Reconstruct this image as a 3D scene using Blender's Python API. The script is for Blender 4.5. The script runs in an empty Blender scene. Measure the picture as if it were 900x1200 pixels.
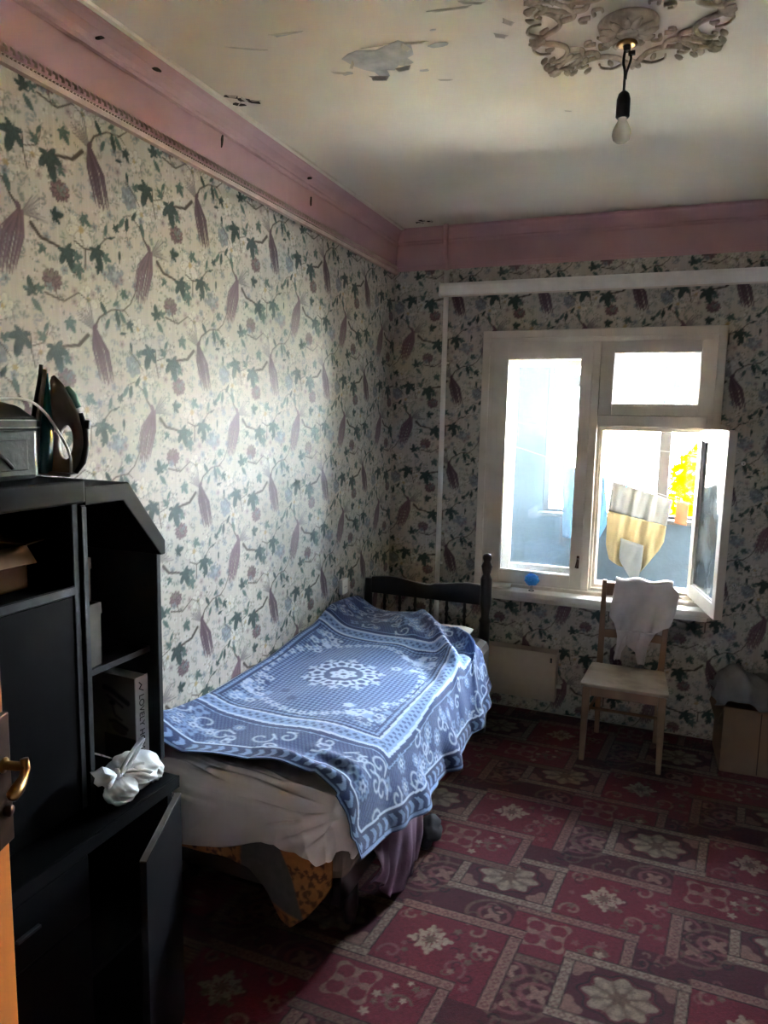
import bpy, bmesh, math, random
import numpy as np
from mathutils import Vector, Matrix

random.seed(7)
RNG = np.random.default_rng(7)
scn = bpy.context.scene
COL = scn.collection

# ------------------------------------------------------------------ camera
FPX, YAW, PITCH, ROLL = 837.4, 0.37911, -0.13196, 0.021215
CAM = Vector((1.73722, -4.47316, 1.85475))
cam_data = bpy.data.cameras.new('camera')
cam = bpy.data.objects.new('camera', cam_data)
COL.objects.link(cam)
_cy, _sy, _cp, _sp = math.cos(YAW), math.sin(YAW), math.cos(PITCH), math.sin(PITCH)
_f = Vector((-_sy * _cp, _cy * _cp, _sp))
_r0 = Vector((_cy, _sy, 0))
_u0 = _r0.cross(_f)
_r = math.cos(ROLL) * _r0 + math.sin(ROLL) * _u0
_u = -math.sin(ROLL) * _r0 + math.cos(ROLL) * _u0
cam.matrix_world = Matrix(((_r.x, _u.x, -_f.x, CAM.x), (_r.y, _u.y, -_f.y, CAM.y),
                           (_r.z, _u.z, -_f.z, CAM.z), (0, 0, 0, 1)))
cam_data.sensor_fit = 'VERTICAL'
cam_data.sensor_height = 24.0
cam_data.lens = FPX * 24.0 / 1200.0
cam_data.clip_start = 0.02
cam_data.clip_end = 600
scn.camera = cam

# ------------------------------------------------------------------ world, sun, exposure
SKY_STRENGTH = 26.0
SUN_STRENGTH = 95.0
EXPOSURE = 2.9
world = bpy.data.worlds.new('sky')
scn.world = world
world.use_nodes = True
wn, wl = world.node_tree.nodes, world.node_tree.links
wn.clear()
w_out = wn.new('ShaderNodeOutputWorld')
w_bg = wn.new('ShaderNodeBackground')
w_tc = wn.new('ShaderNodeTexCoord')
w_sep = wn.new('ShaderNodeSeparateXYZ')
w_ramp = wn.new('ShaderNodeValToRGB')
w_ramp.color_ramp.elements[0].position = 0.0
w_ramp.color_ramp.elements[0].color = (0.94, 0.97, 1.0, 1)
w_ramp.color_ramp.elements[1].position = 0.8
w_ramp.color_ramp.elements[1].color = (0.62, 0.80, 1.0, 1)
wl.new(w_tc.outputs['Generated'], w_sep.inputs[0])
wl.new(w_sep.outputs['Z'], w_ramp.inputs[0])
wl.new(w_ramp.outputs[0], w_bg.inputs[0])
w_bg.inputs[1].default_value = SKY_STRENGTH
wl.new(w_bg.outputs[0], w_out.inputs[0])

sun_d = bpy.data.lights.new('sun', 'SUN')
sun_d.energy = SUN_STRENGTH
sun_d.color = (1.0, 0.94, 0.85)
sun_d.angle = 0.01
sun = bpy.data.objects.new('sun', sun_d)
COL.objects.link(sun)
sun.rotation_euler = Vector((-0.16, -0.29, -0.93)).to_track_quat('-Z', 'Y').to_euler()
sun.location = (8, 20, 30)

vs = scn.view_settings
vs.view_transform = 'Standard'
vs.look = 'None'
vs.gamma = 1.0
vs.use_curve_mapping = False
vs.exposure = EXPOSURE
scn.cycles.use_denoising = True
scn.cycles.max_bounces = 12
scn.cycles.diffuse_bounces = 6
scn.cycles.glossy_bounces = 4
scn.cycles.transparent_max_bounces = 16
scn.cycles.sample_clamp_indirect = 150.0
scn.cycles.use_adaptive_sampling = False

# ------------------------------------------------------------------ colour and material helpers
def lin(r, g, b):
    f = lambda c: (c / 255) / 12.92 if c / 255 <= 0.04045 else ((c / 255 + 0.055) / 1.055) ** 2.4
    return (f(r), f(g), f(b))

def L(*c):
    return np.array(lin(*c))

def material(name, rgb, rough=0.6, spec=0.4, metallic=0.0, vary=0.12, scale=18.0, bump=0.0, bscale=120.0,
             stretch=(1, 1, 1), sheen=0.0, transmission=0.0, emission=None, es=0.0, attr=False, dirt=None, sub=0.0):
    m = bpy.data.materials.new(name)
    m.use_nodes = True
    nt = m.node_tree
    N, K = nt.nodes, nt.links
    b = N['Principled BSDF']
    b.inputs['Roughness'].default_value = rough
    b.inputs['Specular IOR Level'].default_value = spec
    b.inputs['Metallic'].default_value = metallic
    b.inputs['Sheen Weight'].default_value = sheen
    b.inputs['Transmission Weight'].default_value = transmission
    tc = N.new('ShaderNodeTexCoord')
    mp = N.new('ShaderNodeMapping')
    mp.inputs['Scale'].default_value = stretch
    K.new(tc.outputs['Object'], mp.inputs[0])
    nz = N.new('ShaderNodeTexNoise')
    nz.inputs['Scale'].default_value = scale
    nz.inputs['Detail'].default_value = 5
    K.new(mp.outputs[0], nz.inputs['Vector'])
    if attr:
        src = N.new('ShaderNodeAttribute')
        src.attribute_name = 'Col'
        colour = src.outputs['Color']
    else:
        src = N.new('ShaderNodeRGB')
        src.outputs[0].default_value = (*lin(*rgb), 1)
        colour = src.outputs[0]
    mr = N.new('ShaderNodeMapRange')
    mr.inputs['From Min'].default_value = 0.3
    mr.inputs['From Max'].default_value = 0.7
    mr.inputs['To Min'].default_value = 1 - vary
    mr.inputs['To Max'].default_value = 1 + vary
    K.new(nz.outputs[0], mr.inputs[0])
    mul = N.new('ShaderNodeMix')
    mul.data_type = 'RGBA'
    mul.blend_type = 'MULTIPLY'
    mul.inputs['Factor'].default_value = 1
    K.new(colour, mul.inputs['A'])
    K.new(mr.outputs[0], mul.inputs['B'])
    last = mul.outputs['Result']
    if dirt:
        dz = N.new('ShaderNodeTexNoise')
        dz.inputs['Scale'].default_value = dirt[1]
        dz.inputs['Detail'].default_value = 7
        K.new(tc.outputs['Object'], dz.inputs['Vector'])
        dm = N.new('ShaderNodeMapRange')
        dm.inputs['From Min'].default_value = dirt[2]
        dm.inputs['From Max'].default_value = dirt[3]
        dm.inputs['To Max'].default_value = dirt[4]
        K.new(dz.outputs[0], dm.inputs[0])
        dx = N.new('ShaderNodeMix')
        dx.data_type = 'RGBA'
        K.new(dm.outputs[0], dx.inputs['Factor'])
        K.new(last, dx.inputs['A'])
        dx.inputs['B'].default_value = (*lin(*dirt[0]), 1)
        last = dx.outputs['Result']
    K.new(last, b.inputs['Base Color'])
    if bump:
        bz = N.new('ShaderNodeTexNoise')
        bz.inputs['Scale'].default_value = bscale
        bz.inputs['Detail'].default_value = 4
        K.new(mp.outputs[0], bz.inputs['Vector'])
        bp = N.new('ShaderNodeBump')
        bp.inputs['Strength'].default_value = bump
        bp.inputs['Distance'].default_value = 0.004
        K.new(bz.outputs[0], bp.inputs['Height'])
        K.new(bp.outputs[0], b.inputs['Normal'])
    if sub:
        tr = N.new('ShaderNodeBsdfTranslucent')
        K.new(last, tr.inputs['Color'])
        mx = N.new('ShaderNodeMixShader')
        mx.inputs[0].default_value = sub
        K.new(b.outputs[0], mx.inputs[1])
        K.new(tr.outputs[0], mx.inputs[2])
        K.new(mx.outputs[0], N['Material Output'].inputs[0])
    if emission:
        b.inputs['Emission Color'].default_value = (*emission, 1)
        b.inputs['Emission Strength'].default_value = es
    return m

def glass_material(name, tint=(0.97, 0.99, 1.0), haze=0.10, haze_col=(190, 205, 212), ior=1.45):
    m = bpy.data.materials.new(name)
    m.use_nodes = True
    N, K = m.node_tree.nodes, m.node_tree.links
    N.remove(N['Principled BSDF'])
    out = N['Material Output']
    tr = N.new('ShaderNodeBsdfTransparent')
    tr.inputs[0].default_value = (*tint, 1)
    gl = N.new('ShaderNodeBsdfGlossy')
    gl.inputs['Roughness'].default_value = 0.03
    fr = N.new('ShaderNodeFresnel')
    fr.inputs['IOR'].default_value = ior
    m1 = N.new('ShaderNodeMixShader')
    K.new(fr.outputs[0], m1.inputs[0]); K.new(tr.outputs[0], m1.inputs[1]); K.new(gl.outputs[0], m1.inputs[2])
    df = N.new('ShaderNodeBsdfDiffuse'); df.inputs[0].default_value = (*lin(*haze_col), 1)
    tl = N.new('ShaderNodeBsdfTranslucent'); tl.inputs[0].default_value = (*lin(*haze_col), 1)
    m2 = N.new('ShaderNodeMixShader'); m2.inputs[0].default_value = 0.6
    K.new(df.outputs[0], m2.inputs[1]); K.new(tl.outputs[0], m2.inputs[2])
    m3 = N.new('ShaderNodeMixShader')
    tc = N.new('ShaderNodeTexCoord')
    nz = N.new('ShaderNodeTexNoise'); nz.inputs['Scale'].default_value = 6; nz.inputs['Detail'].default_value = 6
    K.new(tc.outputs['Object'], nz.inputs['Vector'])
    mr = N.new('ShaderNodeMapRange')
    mr.inputs['From Min'].default_value = 0.3; mr.inputs['From Max'].default_value = 0.75
    mr.inputs['To Min'].default_value = haze * 0.5; mr.inputs['To Max'].default_value = haze * 1.6
    K.new(nz.outputs[0], mr.inputs[0]); K.new(mr.outputs[0], m3.inputs[0])
    K.new(m1.outputs[0], m3.inputs[1]); K.new(m2.outputs[0], m3.inputs[2])
    K.new(m3.outputs[0], out.inputs[0])
    return m

# ------------------------------------------------------------------ geometry helpers
class G:
    def __init__(self):
        self.v, self.f = [], []

    def add(self, v, f):
        o = len(self.v)
        self.v.extend([tuple(map(float, p)) for p in v])
        self.f.extend([tuple(i + o for i in q) for q in f])
        return self

    def box(self, x0, x1, y0, y1, z0, z1, M=None):
        v = [(x, y, z) for z in (z0, z1) for y in (y0, y1) for x in (x0, x1)]
        if M is not None:
            v = [tuple(M @ Vector(p)) for p in v]
        return self.add(v, [(0, 2, 3, 1), (4, 5, 7, 6), (0, 1, 5, 4), (1, 3, 7, 5), (3, 2, 6, 7), (2, 0, 4, 6)])

    def ring(self, x0, x1, z0, z1, wl, wr, wb, wt, y0, y1, M=None):
        self.box(x0, x0 + wl, y0, y1, z0, z1, M)
        self.box(x1 - wr, x1, y0, y1, z0, z1, M)
        self.box(x0 + wl, x1 - wr, y0, y1, z0, z0 + wb, M)
        self.box(x0 + wl, x1 - wr, y0, y1, z1 - wt, z1, M)
        return self

    def grid(self, P):
        P = np.asarray(P, float)
        n, m = P.shape[:2]
        f = [(i * m + j, i * m + j + 1, (i + 1) * m + j + 1, (i + 1) * m + j) for i in range(n - 1) for j in range(m - 1)]
        return self.add(P.reshape(-1, 3), f)

    def tube(self, pts, r, n=8, cap=True, flat=1.0):
        pts = [Vector(p) for p in pts]
        rs = r if hasattr(r, '__len__') else [r] * len(pts)
        rows = []
        prev = None
        for i, p in enumerate(pts):
            t = (pts[min(i + 1, len(pts) - 1)] - pts[max(i - 1, 0)])
            if t.length < 1e-9:
                t = Vector((0, 0, 1))
            t.normalize()
            if prev is None:
                a = Vector((0, 0, 1)) if abs(t.z) < 0.9 else Vector((1, 0, 0))
                prev = t.cross(a).normalized()
            else:
                prev = (prev - t * prev.dot(t))
                prev = prev.normalized() if prev.length > 1e-6 else t.orthogonal().normalized()
            b = t.cross(prev)
            rows.append([p + (prev * math.cos(2 * math.pi * k / n) + b * math.sin(2 * math.pi * k / n) * flat) * rs[i] for k in range(n)])
        v = [q for row in rows for q in row]
        f = [(i * n + k, i * n + (k + 1) % n, (i + 1) * n + (k + 1) % n, (i + 1) * n + k) for i in range(len(pts) - 1) for k in range(n)]
        if cap:
            f.append(tuple(range(n - 1, -1, -1)))
            f.append(tuple((len(pts) - 1) * n + k for k in range(n)))
        return self.add(v, f)

    def lathe(self, prof, n=20, c=(0, 0, 0), M=None):
        v, f = [], []
        for (r, z) in prof:
            for k in range(n):
                a = 2 * math.pi * k / n
                v.append(Vector((r * math.cos(a), r * math.sin(a), z)))
        if M is not None:
            v = [M @ p for p in v]
        v = [p + Vector(c) for p in v]
        for i in range(len(prof) - 1):
            for k in range(n):
                f.append((i * n + k, i * n + (k + 1) % n, (i + 1) * n + (k + 1) % n, (i + 1) * n + k))
        if prof[0][0] > 1e-5:
            f.append(tuple(range(n - 1, -1, -1)))
        if prof[-1][0] > 1e-5:
            f.append(tuple((len(prof) - 1) * n + k for k in range(n)))
        return self.add(v, f)

    def prism(self, poly, a, b, fn):
        """poly: 2D outline, extruded between a and b; fn(p, q, h) -> xyz"""
        n = len(poly)
        v = [fn(p, q, a) for p, q in poly] + [fn(p, q, b) for p, q in poly]
        f = [(i, (i + 1) % n, n + (i + 1) % n, n + i) for i in range(n)]
        f += [tuple(range(n - 1, -1, -1)), tuple(range(n, 2 * n))]
        return self.add(v, f)

    def blob(self, c, rx, ry, rz, n=16, m=10, noise=0.0, seed=0, power=1.0):
        rr = random.Random(seed)
        ph = [(rr.uniform(1, 5), rr.uniform(1, 5), rr.uniform(1, 5), rr.uniform(0, 6)) for _ in range(4)]
        v, f = [], []
        for i in range(m + 1):
            th = math.pi * i / m
            for k in range(n):
                a = 2 * math.pi * k / n
                d = Vector((math.sin(th) * math.cos(a), math.sin(th) * math.sin(a), math.cos(th)))
                s = 1 + noise * sum(math.sin(p[0] * d.x * 2 + p[1] * d.y * 2 + p[2] * d.z * 2 + p[3]) for p in ph) / 2
                g = lambda t: math.copysign(abs(t) ** power, t)
                v.append((c[0] + rx * g(d.x) * s, c[1] + ry * g(d.y) * s, c[2] + rz * g(d.z) * s))
        for i in range(m):
            for k in range(n):
                f.append((i * n + k, (i + 1) * n + k, (i + 1) * n + (k + 1) % n, i * n + (k + 1) % n))
        return self.add(v, f)

    def build(self, name, mat, parent=None, smooth=False, bevel=0.0, solid=0.0, col=None, sub=0, auto=None):
        me = bpy.data.meshes.new(name)
        me.from_pydata(self.v, [], self.f)
        me.validate()
        bm = bmesh.new(); bm.from_mesh(me)
        if col is None:
            bmesh.ops.remove_doubles(bm, verts=bm.verts, dist=1e-6)
        if not solid and col is None:
            bmesh.ops.recalc_face_normals(bm, faces=bm.faces)
        bm.to_mesh(me); bm.free()
        return finish(name, me, mat, parent, smooth, bevel, solid, col, sub)

def finish(name, me, mat, parent=None, smooth=False, bevel=0.0, solid=0.0, col=None, sub=0):
    me.materials.append(mat)
    if col is not None:
        a = me.color_attributes.new('Col', 'FLOAT_COLOR', 'POINT')
        c4 = np.ones((len(me.vertices), 4), np.float32)
        c4[:, :3] = col
        a.data.foreach_set('color', c4.ravel())
    if smooth:
        me.polygons.foreach_set('use_smooth', np.ones(len(me.polygons), bool))
    o = bpy.data.objects.new(name, me)
    COL.objects.link(o)
    if parent is not None:
        o.parent = parent
        o.matrix_parent_inverse = parent.matrix_world.inverted()
    if solid:
        md = o.modifiers.new('thickness', 'SOLIDIFY'); md.thickness = solid; md.offset = 0
    if bevel:
        md = o.modifiers.new('bevel', 'BEVEL'); md.width = bevel; md.segments = 2; md.limit_method = 'ANGLE'
    if sub:
        md = o.modifiers.new('sub', 'SUBSURF'); md.levels = sub; md.render_levels = sub
    return o

def fast_grid(name, P, mat, col=None, parent=None, smooth=True, keep=None):
    """large grid mesh through numpy"""
    n, m = P.shape[:2]
    idx = np.arange(n * m).reshape(n, m)
    q = np.stack([idx[:-1, :-1], idx[:-1, 1:], idx[1:, 1:], idx[1:, :-1]], -1).reshape(-1, 4)
    if keep is not None:
        q = q[keep.reshape(-1)]
    me = bpy.data.meshes.new(name)
    me.vertices.add(n * m)
    me.vertices.foreach_set('co', P.astype(np.float32).ravel())
    me.loops.add(len(q) * 4)
    me.loops.foreach_set('vertex_index', q.astype(np.int32).ravel())
    me.polygons.add(len(q))
    me.polygons.foreach_set('loop_start', np.arange(0, len(q) * 4, 4, dtype=np.int32))
    me.polygons.foreach_set('loop_total', np.full(len(q), 4, np.int32))
    me.update(calc_edges=True)
    return finish(name, me, mat, parent, smooth, col=col)

def thing(name, loc, label, cat, group=None):
    o = bpy.data.objects.new(name, None)
    o.empty_display_size = 0.1
    COL.objects.link(o)
    o.location = loc
    o.matrix_world = Matrix.Translation(Vector(loc))
    tag(o, label, cat, group)
    return o

def tag(o, label, cat, group=None):
    o['label'] = label
    o['category'] = cat
    if group:
        o['group'] = group
    return o

def struct(o, label=None, cat=None):
    o['kind'] = 'structure'
    if label:
        o['label'] = label
    if cat:
        o['category'] = cat
    return o

def sempty(name, loc, label, cat):
    o = thing(name, loc, label, cat)
    o['kind'] = 'structure'
    return o

def smooth(x, a, b):
    t = np.clip((np.asarray(x, float) - a) / (b - a), 0, 1)
    return t * t * (3 - 2 * t)

def interp(x, xs, ys):
    return np.interp(x, xs, ys)

# ------------------------------------------------------------------ printed patterns (flat print: colour only)
class Canvas:
    """vectorised painter over sample points; wraps when a period is given"""
    def __init__(self, U, V, base, period=None):
        self.U, self.V, self.T = U, V, period
        self.C = np.empty(U.shape + (3,))
        self.C[:] = base
        self.px = 0.0022

    def d(self, u, v):
        du, dv = self.U - u, self.V - v
        if self.T:
            du = (du + self.T[0] / 2) % self.T[0] - self.T[0] / 2
            dv = (dv + self.T[1] / 2) % self.T[1] - self.T[1] / 2
        return du, dv

    def put(self, mask, col, alpha=1.0):
        a = (np.clip(mask, 0, 1) * alpha)[..., None]
        self.C = self.C * (1 - a) + np.asarray(col) * a

    def near(self, u, v, r):
        """flat indices of the samples within r of (u, v), with their offsets"""
        du, dv = self.U - u, self.V - v
        if self.T:
            du = (du + self.T[0] / 2) % self.T[0] - self.T[0] / 2
            dv = (dv + self.T[1] / 2) % self.T[1] - self.T[1] / 2
        k = np.nonzero(((np.abs(du) < r) & (np.abs(dv) < r)).ravel())[0]
        return k, du.ravel()[k], dv.ravel()[k]

    def mix(self, k, mask, col, alpha):
        C = self.C.reshape(-1, 3)
        a = (np.clip(mask, 0, 1) * alpha)[:, None]
        C[k] = C[k] * (1 - a) + col * a
        self.C = C.reshape(self.U.shape + (3,))

    def radial(self, u, v, R, col, n=0, amp=0.0, ang=0.0, ry=1.0, alpha=1.0, shade=0.0, inner=0.0):
        k, du, dv = self.near(u, v, R * (1 + abs(amp)) * max(1.0, ry) + self.px * 2)
        c, s = math.cos(ang), math.sin(ang)
        x, y = du * c + dv * s, (-du * s + dv * c) / ry
        r = np.hypot(x, y)
        th = np.arctan2(y, x)
        rad = R * (1 + amp * np.cos(n * th)) if n else R
        m = np.clip((rad - r) / self.px + 0.5, 0, 1)
        if inner:
            m = m * np.clip((r - inner) / self.px + 0.5, 0, 1)
        col = np.asarray(col)
        if shade:
            q = 1 - shade * (0.5 + 0.5 * np.cos(n * th + math.pi)) - shade * 0.5 * (0.5 + 0.5 * np.sin(r / R * 14 + 2 * np.sin(3 * th)))
            self.mix(k, m, col * q[:, None], alpha)
        else:
            self.mix(k, m, col, alpha)

    def stroke(self, pts, w, col, alpha=1.0, w1=None):
        u0, v0 = pts[0]
        reach = max(math.hypot(p[0] - u0, p[1] - v0) for p in pts) + max(w, w1 or w) + self.px * 2
        k, du, dv = self.near(u0, v0, reach)
        best = np.full(len(k), 9.0)
        n = len(pts) - 1
        for i in range(n):
            ax, ay = pts[i][0] - u0, pts[i][1] - v0
            bx, by = pts[i + 1][0] - u0, pts[i + 1][1] - v0
            ex, ey = bx - ax, by - ay
            t = np.clip(((du - ax) * ex + (dv - ay) * ey) / (ex * ex + ey * ey + 1e-12), 0, 1)
            ww = w if w1 is None else w + (w1 - w) * (i + t) / n
            best = np.minimum(best, np.hypot(du - ax - t * ex, dv - ay - t * ey) - ww / 2)
        self.mix(k, np.clip(0.5 - best / self.px, 0, 1), np.asarray(col), alpha)

    def poly(self, pts, col, alpha=1.0, streak=None):
        cu = sum(p[0] for p in pts) / len(pts); cv = sum(p[1] for p in pts) / len(pts)
        du, dv = self.d(cu, cv)
        inside = np.zeros(self.U.shape, bool)
        n = len(pts)
        for i in range(n):
            x0, y0 = pts[i][0] - cu, pts[i][1] - cv
            x1, y1 = pts[(i + 1) % n][0] - cu, pts[(i + 1) % n][1] - cv
            if y0 == y1:
                continue
            c = ((y0 > dv) != (y1 > dv)) & (du < (x1 - x0) * (dv - y0) / (y1 - y0) + x0)
            inside ^= c
        m = inside.astype(float)
        col = np.asarray(col)
        if streak is not None:
            ang, fr = streak
            w = du * math.cos(ang) + dv * math.sin(ang)
            k = 1 + 0.28 * np.sin(w * fr) + 0.14 * np.sin(w * fr * 2.3 + 1 + dv * 40)
            a = (m * alpha)[..., None]
            self.C = self.C * (1 - a) + col * k[..., None] * a
        else:
            self.put(m, col, alpha)

    def leaf(self, u, v, size, ang, col, alpha=1.0, lobed=True):
        if lobed:
            for da, k in ((0, 1.0), (0.95, 0.72), (-0.95, 0.72), (1.9, 0.45), (-1.9, 0.45)):
                a = ang + da
                self.radial(u + math.cos(a) * size * k * 0.45, v + math.sin(a) * size * k * 0.45, size * k * 0.5, col, ang=a, ry=0.42, alpha=alpha, shade=0.25, n=2)
        else:
            self.radial(u, v, size * 0.5, col, ang=ang, ry=0.4, alpha=alpha, shade=0.25, n=2)
        self.stroke([(u - math.cos(ang) * size * 0.3, v - math.sin(ang) * size * 0.3), (u + math.cos(ang) * size * 0.8, v + math.sin(ang) * size * 0.8)], 0.002, np.asarray(col) * 0.6, alpha)

def wallpaper_tile():
    TW, TH = 0.541, 0.550
    n, m = 270, 274
    U, V = np.meshgrid(np.arange(m) * TW / m, np.arange(n) * TH / n)
    c = Canvas(U, V, L(184, 176, 163), (TW, TH))
    rr = random.Random(3)
    stripes = np.repeat(RNG.normal(0, 0.035, m // 2), 2)
    c.C *= (1 + stripes)[None, :, None]
    cream, pale = L(208, 202, 188), L(176, 182, 180)
    green, dgreen, blueg = L(90, 110, 103), L(62, 80, 76), L(130, 140, 146)
    mauve, dmauve, brown = L(112, 88, 96), L(92, 70, 78), L(84, 74, 66)
    rose = L(112, 90, 92)
    # sprays of tiny dots, pale flowers
    for (u, v) in [(-0.214, -0.327), (-0.211, -0.116), (0.04, -0.429), (0.165, -0.236), (0.041, -0.205), (-0.07, -0.39), (0.21, 0.0), (-0.02, 0.09), (-0.17, -0.02), (0.10, -0.12), (0.22, -0.19), (-0.10, -0.09), (0.16, -0.42), (-0.05, 0.05)]:
        for _ in range(34):
            a, r = rr.uniform(0, 6.28), abs(rr.gauss(0, 0.026))
            c.radial(u + r * math.cos(a), v + r * math.sin(a), rr.uniform(0.0018, 0.0042), rr.choice([brown, cream, green, cream, brown]), alpha=0.7)
    def blossom(u, v, R, ang):
        for k in range(6):
            th = ang + k * math.pi / 3
            pu, pv = u + R * 0.58 * math.cos(th), v + R * 0.58 * math.sin(th)
            c.radial(pu, pv, R * 0.52, L(138, 132, 122), ang=th, ry=0.74, alpha=0.75)
            c.radial(pu, pv, R * 0.46, cream, ang=th, ry=0.70, shade=0.10, n=2, alpha=0.95)
            c.stroke([(u, v), (u + R * 0.8 * math.cos(th), v + R * 0.8 * math.sin(th))], 0.0022, L(160, 152, 138), 0.6)
        c.radial(u, v, R * 0.2, L(168, 148, 108), n=7, amp=0.2)
    for (u, v, R, an) in [(-0.042, -0.250, 0.056, 0.2), (-0.215, -0.085, 0.040, 0.5), (0.235, -0.135, 0.046, 0.9), (0.225, -0.31, 0.036, 0.1), (-0.02, -0.455, 0.04, 0.6), (0.205, 0.03, 0.036, 0.3)]:
        blossom(u, v, R, an)
    for (u, v, R) in [(0.101, -0.358, 0.037), (0.175, -0.096, 0.037)]:
        c.radial(u, v, R, blueg, n=6, amp=0.14, ang=0.4, shade=0.3, alpha=0.85)
        c.radial(u, v, R * 0.3, L(160, 166, 166), n=5, amp=0.2, alpha=0.8)
    for (u, v) in [(-0.12, -0.157), (-0.161, -0.419)]:
        for ring_r, cnt, pr in ((0.026, 11, 0.013), (0.016, 8, 0.011), (0.006, 4, 0.008)):
            for k in range(cnt):
                a = k * 2 * math.pi / cnt + ring_r * 60
                pu, pv = u + ring_r * math.cos(a), v + ring_r * 0.85 * math.sin(a)
                c.radial(pu, pv, pr, rose * 0.55, ang=a, ry=0.62)
                c.radial(pu + 0.0015 * math.cos(a), pv + 0.0015 * math.sin(a), pr * 0.72, rose * rr.uniform(0.95, 1.35), ang=a, ry=0.55)
        c.stroke([(u + 0.012, v - 0.03), (u + 0.02, v - 0.055)], 0.004, brown)
        c.leaf(u + 0.03, v - 0.045, 0.018, -0.4, green, lobed=False)
    # faded background foliage filling the ground between the main motifs
    spots = []
    for _ in range(900):
        u, v = rr.uniform(0, TW), rr.uniform(0, TH)
        if any(((u - x + TW / 2) % TW - TW / 2) ** 2 + ((v - y + TH / 2) % TH - TH / 2) ** 2 < 0.030 ** 2 for x, y in spots):
            continue
        spots.append((u, v))
        k = rr.random()
        if k < 0.5:
            a0 = rr.uniform(0, 6.28)
            col = rr.choice([green, L(120, 132, 124), L(130, 124, 110), blueg])
            c.stroke([(u, v), (u + 0.018 * math.cos(a0), v + 0.018 * math.sin(a0))], 0.0026, brown, 0.55)
            for da in (-0.8, 0.0, 0.8):
                c.radial(u + 0.016 * math.cos(a0 + da), v + 0.016 * math.sin(a0 + da), 0.0095, col, ang=a0 + da, ry=0.45, alpha=0.6, shade=0.2, n=2)
        elif k < 0.75:
            c.radial(u, v, 0.013, rr.choice([cream, L(168, 150, 148), blueg]), n=5, amp=0.25, ang=rr.uniform(0, 3), alpha=0.75, shade=0.25)
            c.radial(u, v, 0.004, brown, alpha=0.7)
        else:
            for _k in range(7):
                c.radial(u + rr.gauss(0, 0.008), v + rr.gauss(0, 0.008), 0.003, rr.choice([brown, green, cream]), alpha=0.7)
    # branches
    br = brown * 0.8
    c.stroke([(-0.23, -0.275), (-0.198, -0.306), (-0.148, -0.315), (-0.112, -0.323)], 0.014, br, w1=0.007)
    c.stroke([(-0.069, -0.288), (-0.027, -0.304), (-0.029, -0.363)], 0.006, br)
    c.stroke([(-0.027, -0.304), (0.018, -0.295), (0.062, -0.252), (0.106, -0.236)], 0.006, br, w1=0.003)
    c.stroke([(-0.027, -0.015), (-0.066, -0.05), (-0.124, -0.059), (-0.159, -0.065)], 0.014, br, w1=0.007)
    c.stroke([(0.005, 0.014), (0.024, 0.046), (0.08, 0.078), (0.138, 0.085), (0.161, 0.067)], 0.008, br, w1=0.003)
    c.stroke([(-0.272, -0.243), (-0.298, -0.213), (-0.319, -0.178)], 0.010, br, w1=0.006)
    c.stroke([(-0.319, -0.178), (-0.36, -0.15), (-0.40, -0.165)], 0.005, br, w1=0.002)
    c.stroke([(-0.25, -0.03), (-0.245, -0.09), (-0.235, -0.13)], 0.005, br)
    c.stroke([(-0.245, -0.07), (-0.20, -0.055), (-0.185, -0.02)], 0.004, br)
    # leaves
    for (u, v, s, a, col) in [(-0.104, -0.321, 0.050, -1.1, dgreen), (-0.148, -0.234, 0.030, 0.3, dgreen), (-0.036, -0.211, 0.027, -0.5, green),
                              (0.018, -0.295, 0.046, -1.2, dgreen), (-0.159, -0.065, 0.054, -1.3, dgreen), (-0.278, -0.037, 0.05, -1.9, dgreen),
                              (-0.104, 0.019, 0.03, -0.9, green), (-0.237, -0.468, 0.033, 1.8, dgreen), (-0.06, -0.36, 0.03, -1.4, green)]:
        c.leaf(u, v, s * 1.5, a, col)
    for (u, v, s, a, col) in [(-0.07, -0.335, 0.036, 0.2, green), (0.055, -0.31, 0.034, -0.3, green), (-0.19, -0.33, 0.030, -2.2, green), (-0.20, -0.045, 0.034, 2.4, green), (-0.12, -0.095, 0.030, -0.6, green),
                              (0.16, 0.045, 0.036, -1.0, dgreen), (0.105, -0.215, 0.030, 0.9, dgreen), (0.20, -0.06, 0.03, 0.8, green), (-0.215, -0.455, 0.03, 0.4, green), (0.13, -0.41, 0.034, -0.4, green), (0.03, -0.345, 0.03, -1.9, dgreen)]:
        c.leaf(u, v, s, a, col)
    c.stroke([(-0.19, -0.46), (-0.12, -0.475), (-0.06, -0.44), (-0.02, -0.46)], 0.007, br, w1=0.003)
    c.stroke([(0.13, -0.47), (0.17, -0.44), (0.20, -0.39), (0.215, -0.33)], 0.005, br, w1=0.003)
    c.stroke([(0.16, -0.05), (0.20, -0.08), (0.225, -0.11)], 0.004, br)
    for (u, v, s, a, col) in [(0.043, 0.078, 0.035, 2.2, dgreen), (0.107, 0.055, 0.04, -1.3, dgreen), (0.13, 0.060, 0.036, -0.9, green), (0.13, 0.007, 0.024, 0.2, dgreen),
                              (0.168, -0.034, 0.026, -1.4, dgreen), (0.319, 0.05, 0.036, -0.8, green), (0.123, -0.293, 0.024, -1.6, dgreen), (0.063, -0.226, 0.03, 1.3, green),
                              (-0.38, -0.185, 0.036, -1.7, dgreen), (-0.405, -0.185, 0.034, -2.2, green), (-0.345, -0.15, 0.03, 1.0, dgreen), (-0.305, -0.185, 0.036, 1.9, green),
                              (0.10, 0.10, 0.025, 0.6, green), (0.06, 0.03, 0.03, -2.0, green), (0.085, -0.245, 0.02, 0.3, dgreen), (-0.19, -0.01, 0.026, 1.0, green)]:
        c.leaf(u, v, s * 1.3, a, col, lobed=False)
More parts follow.
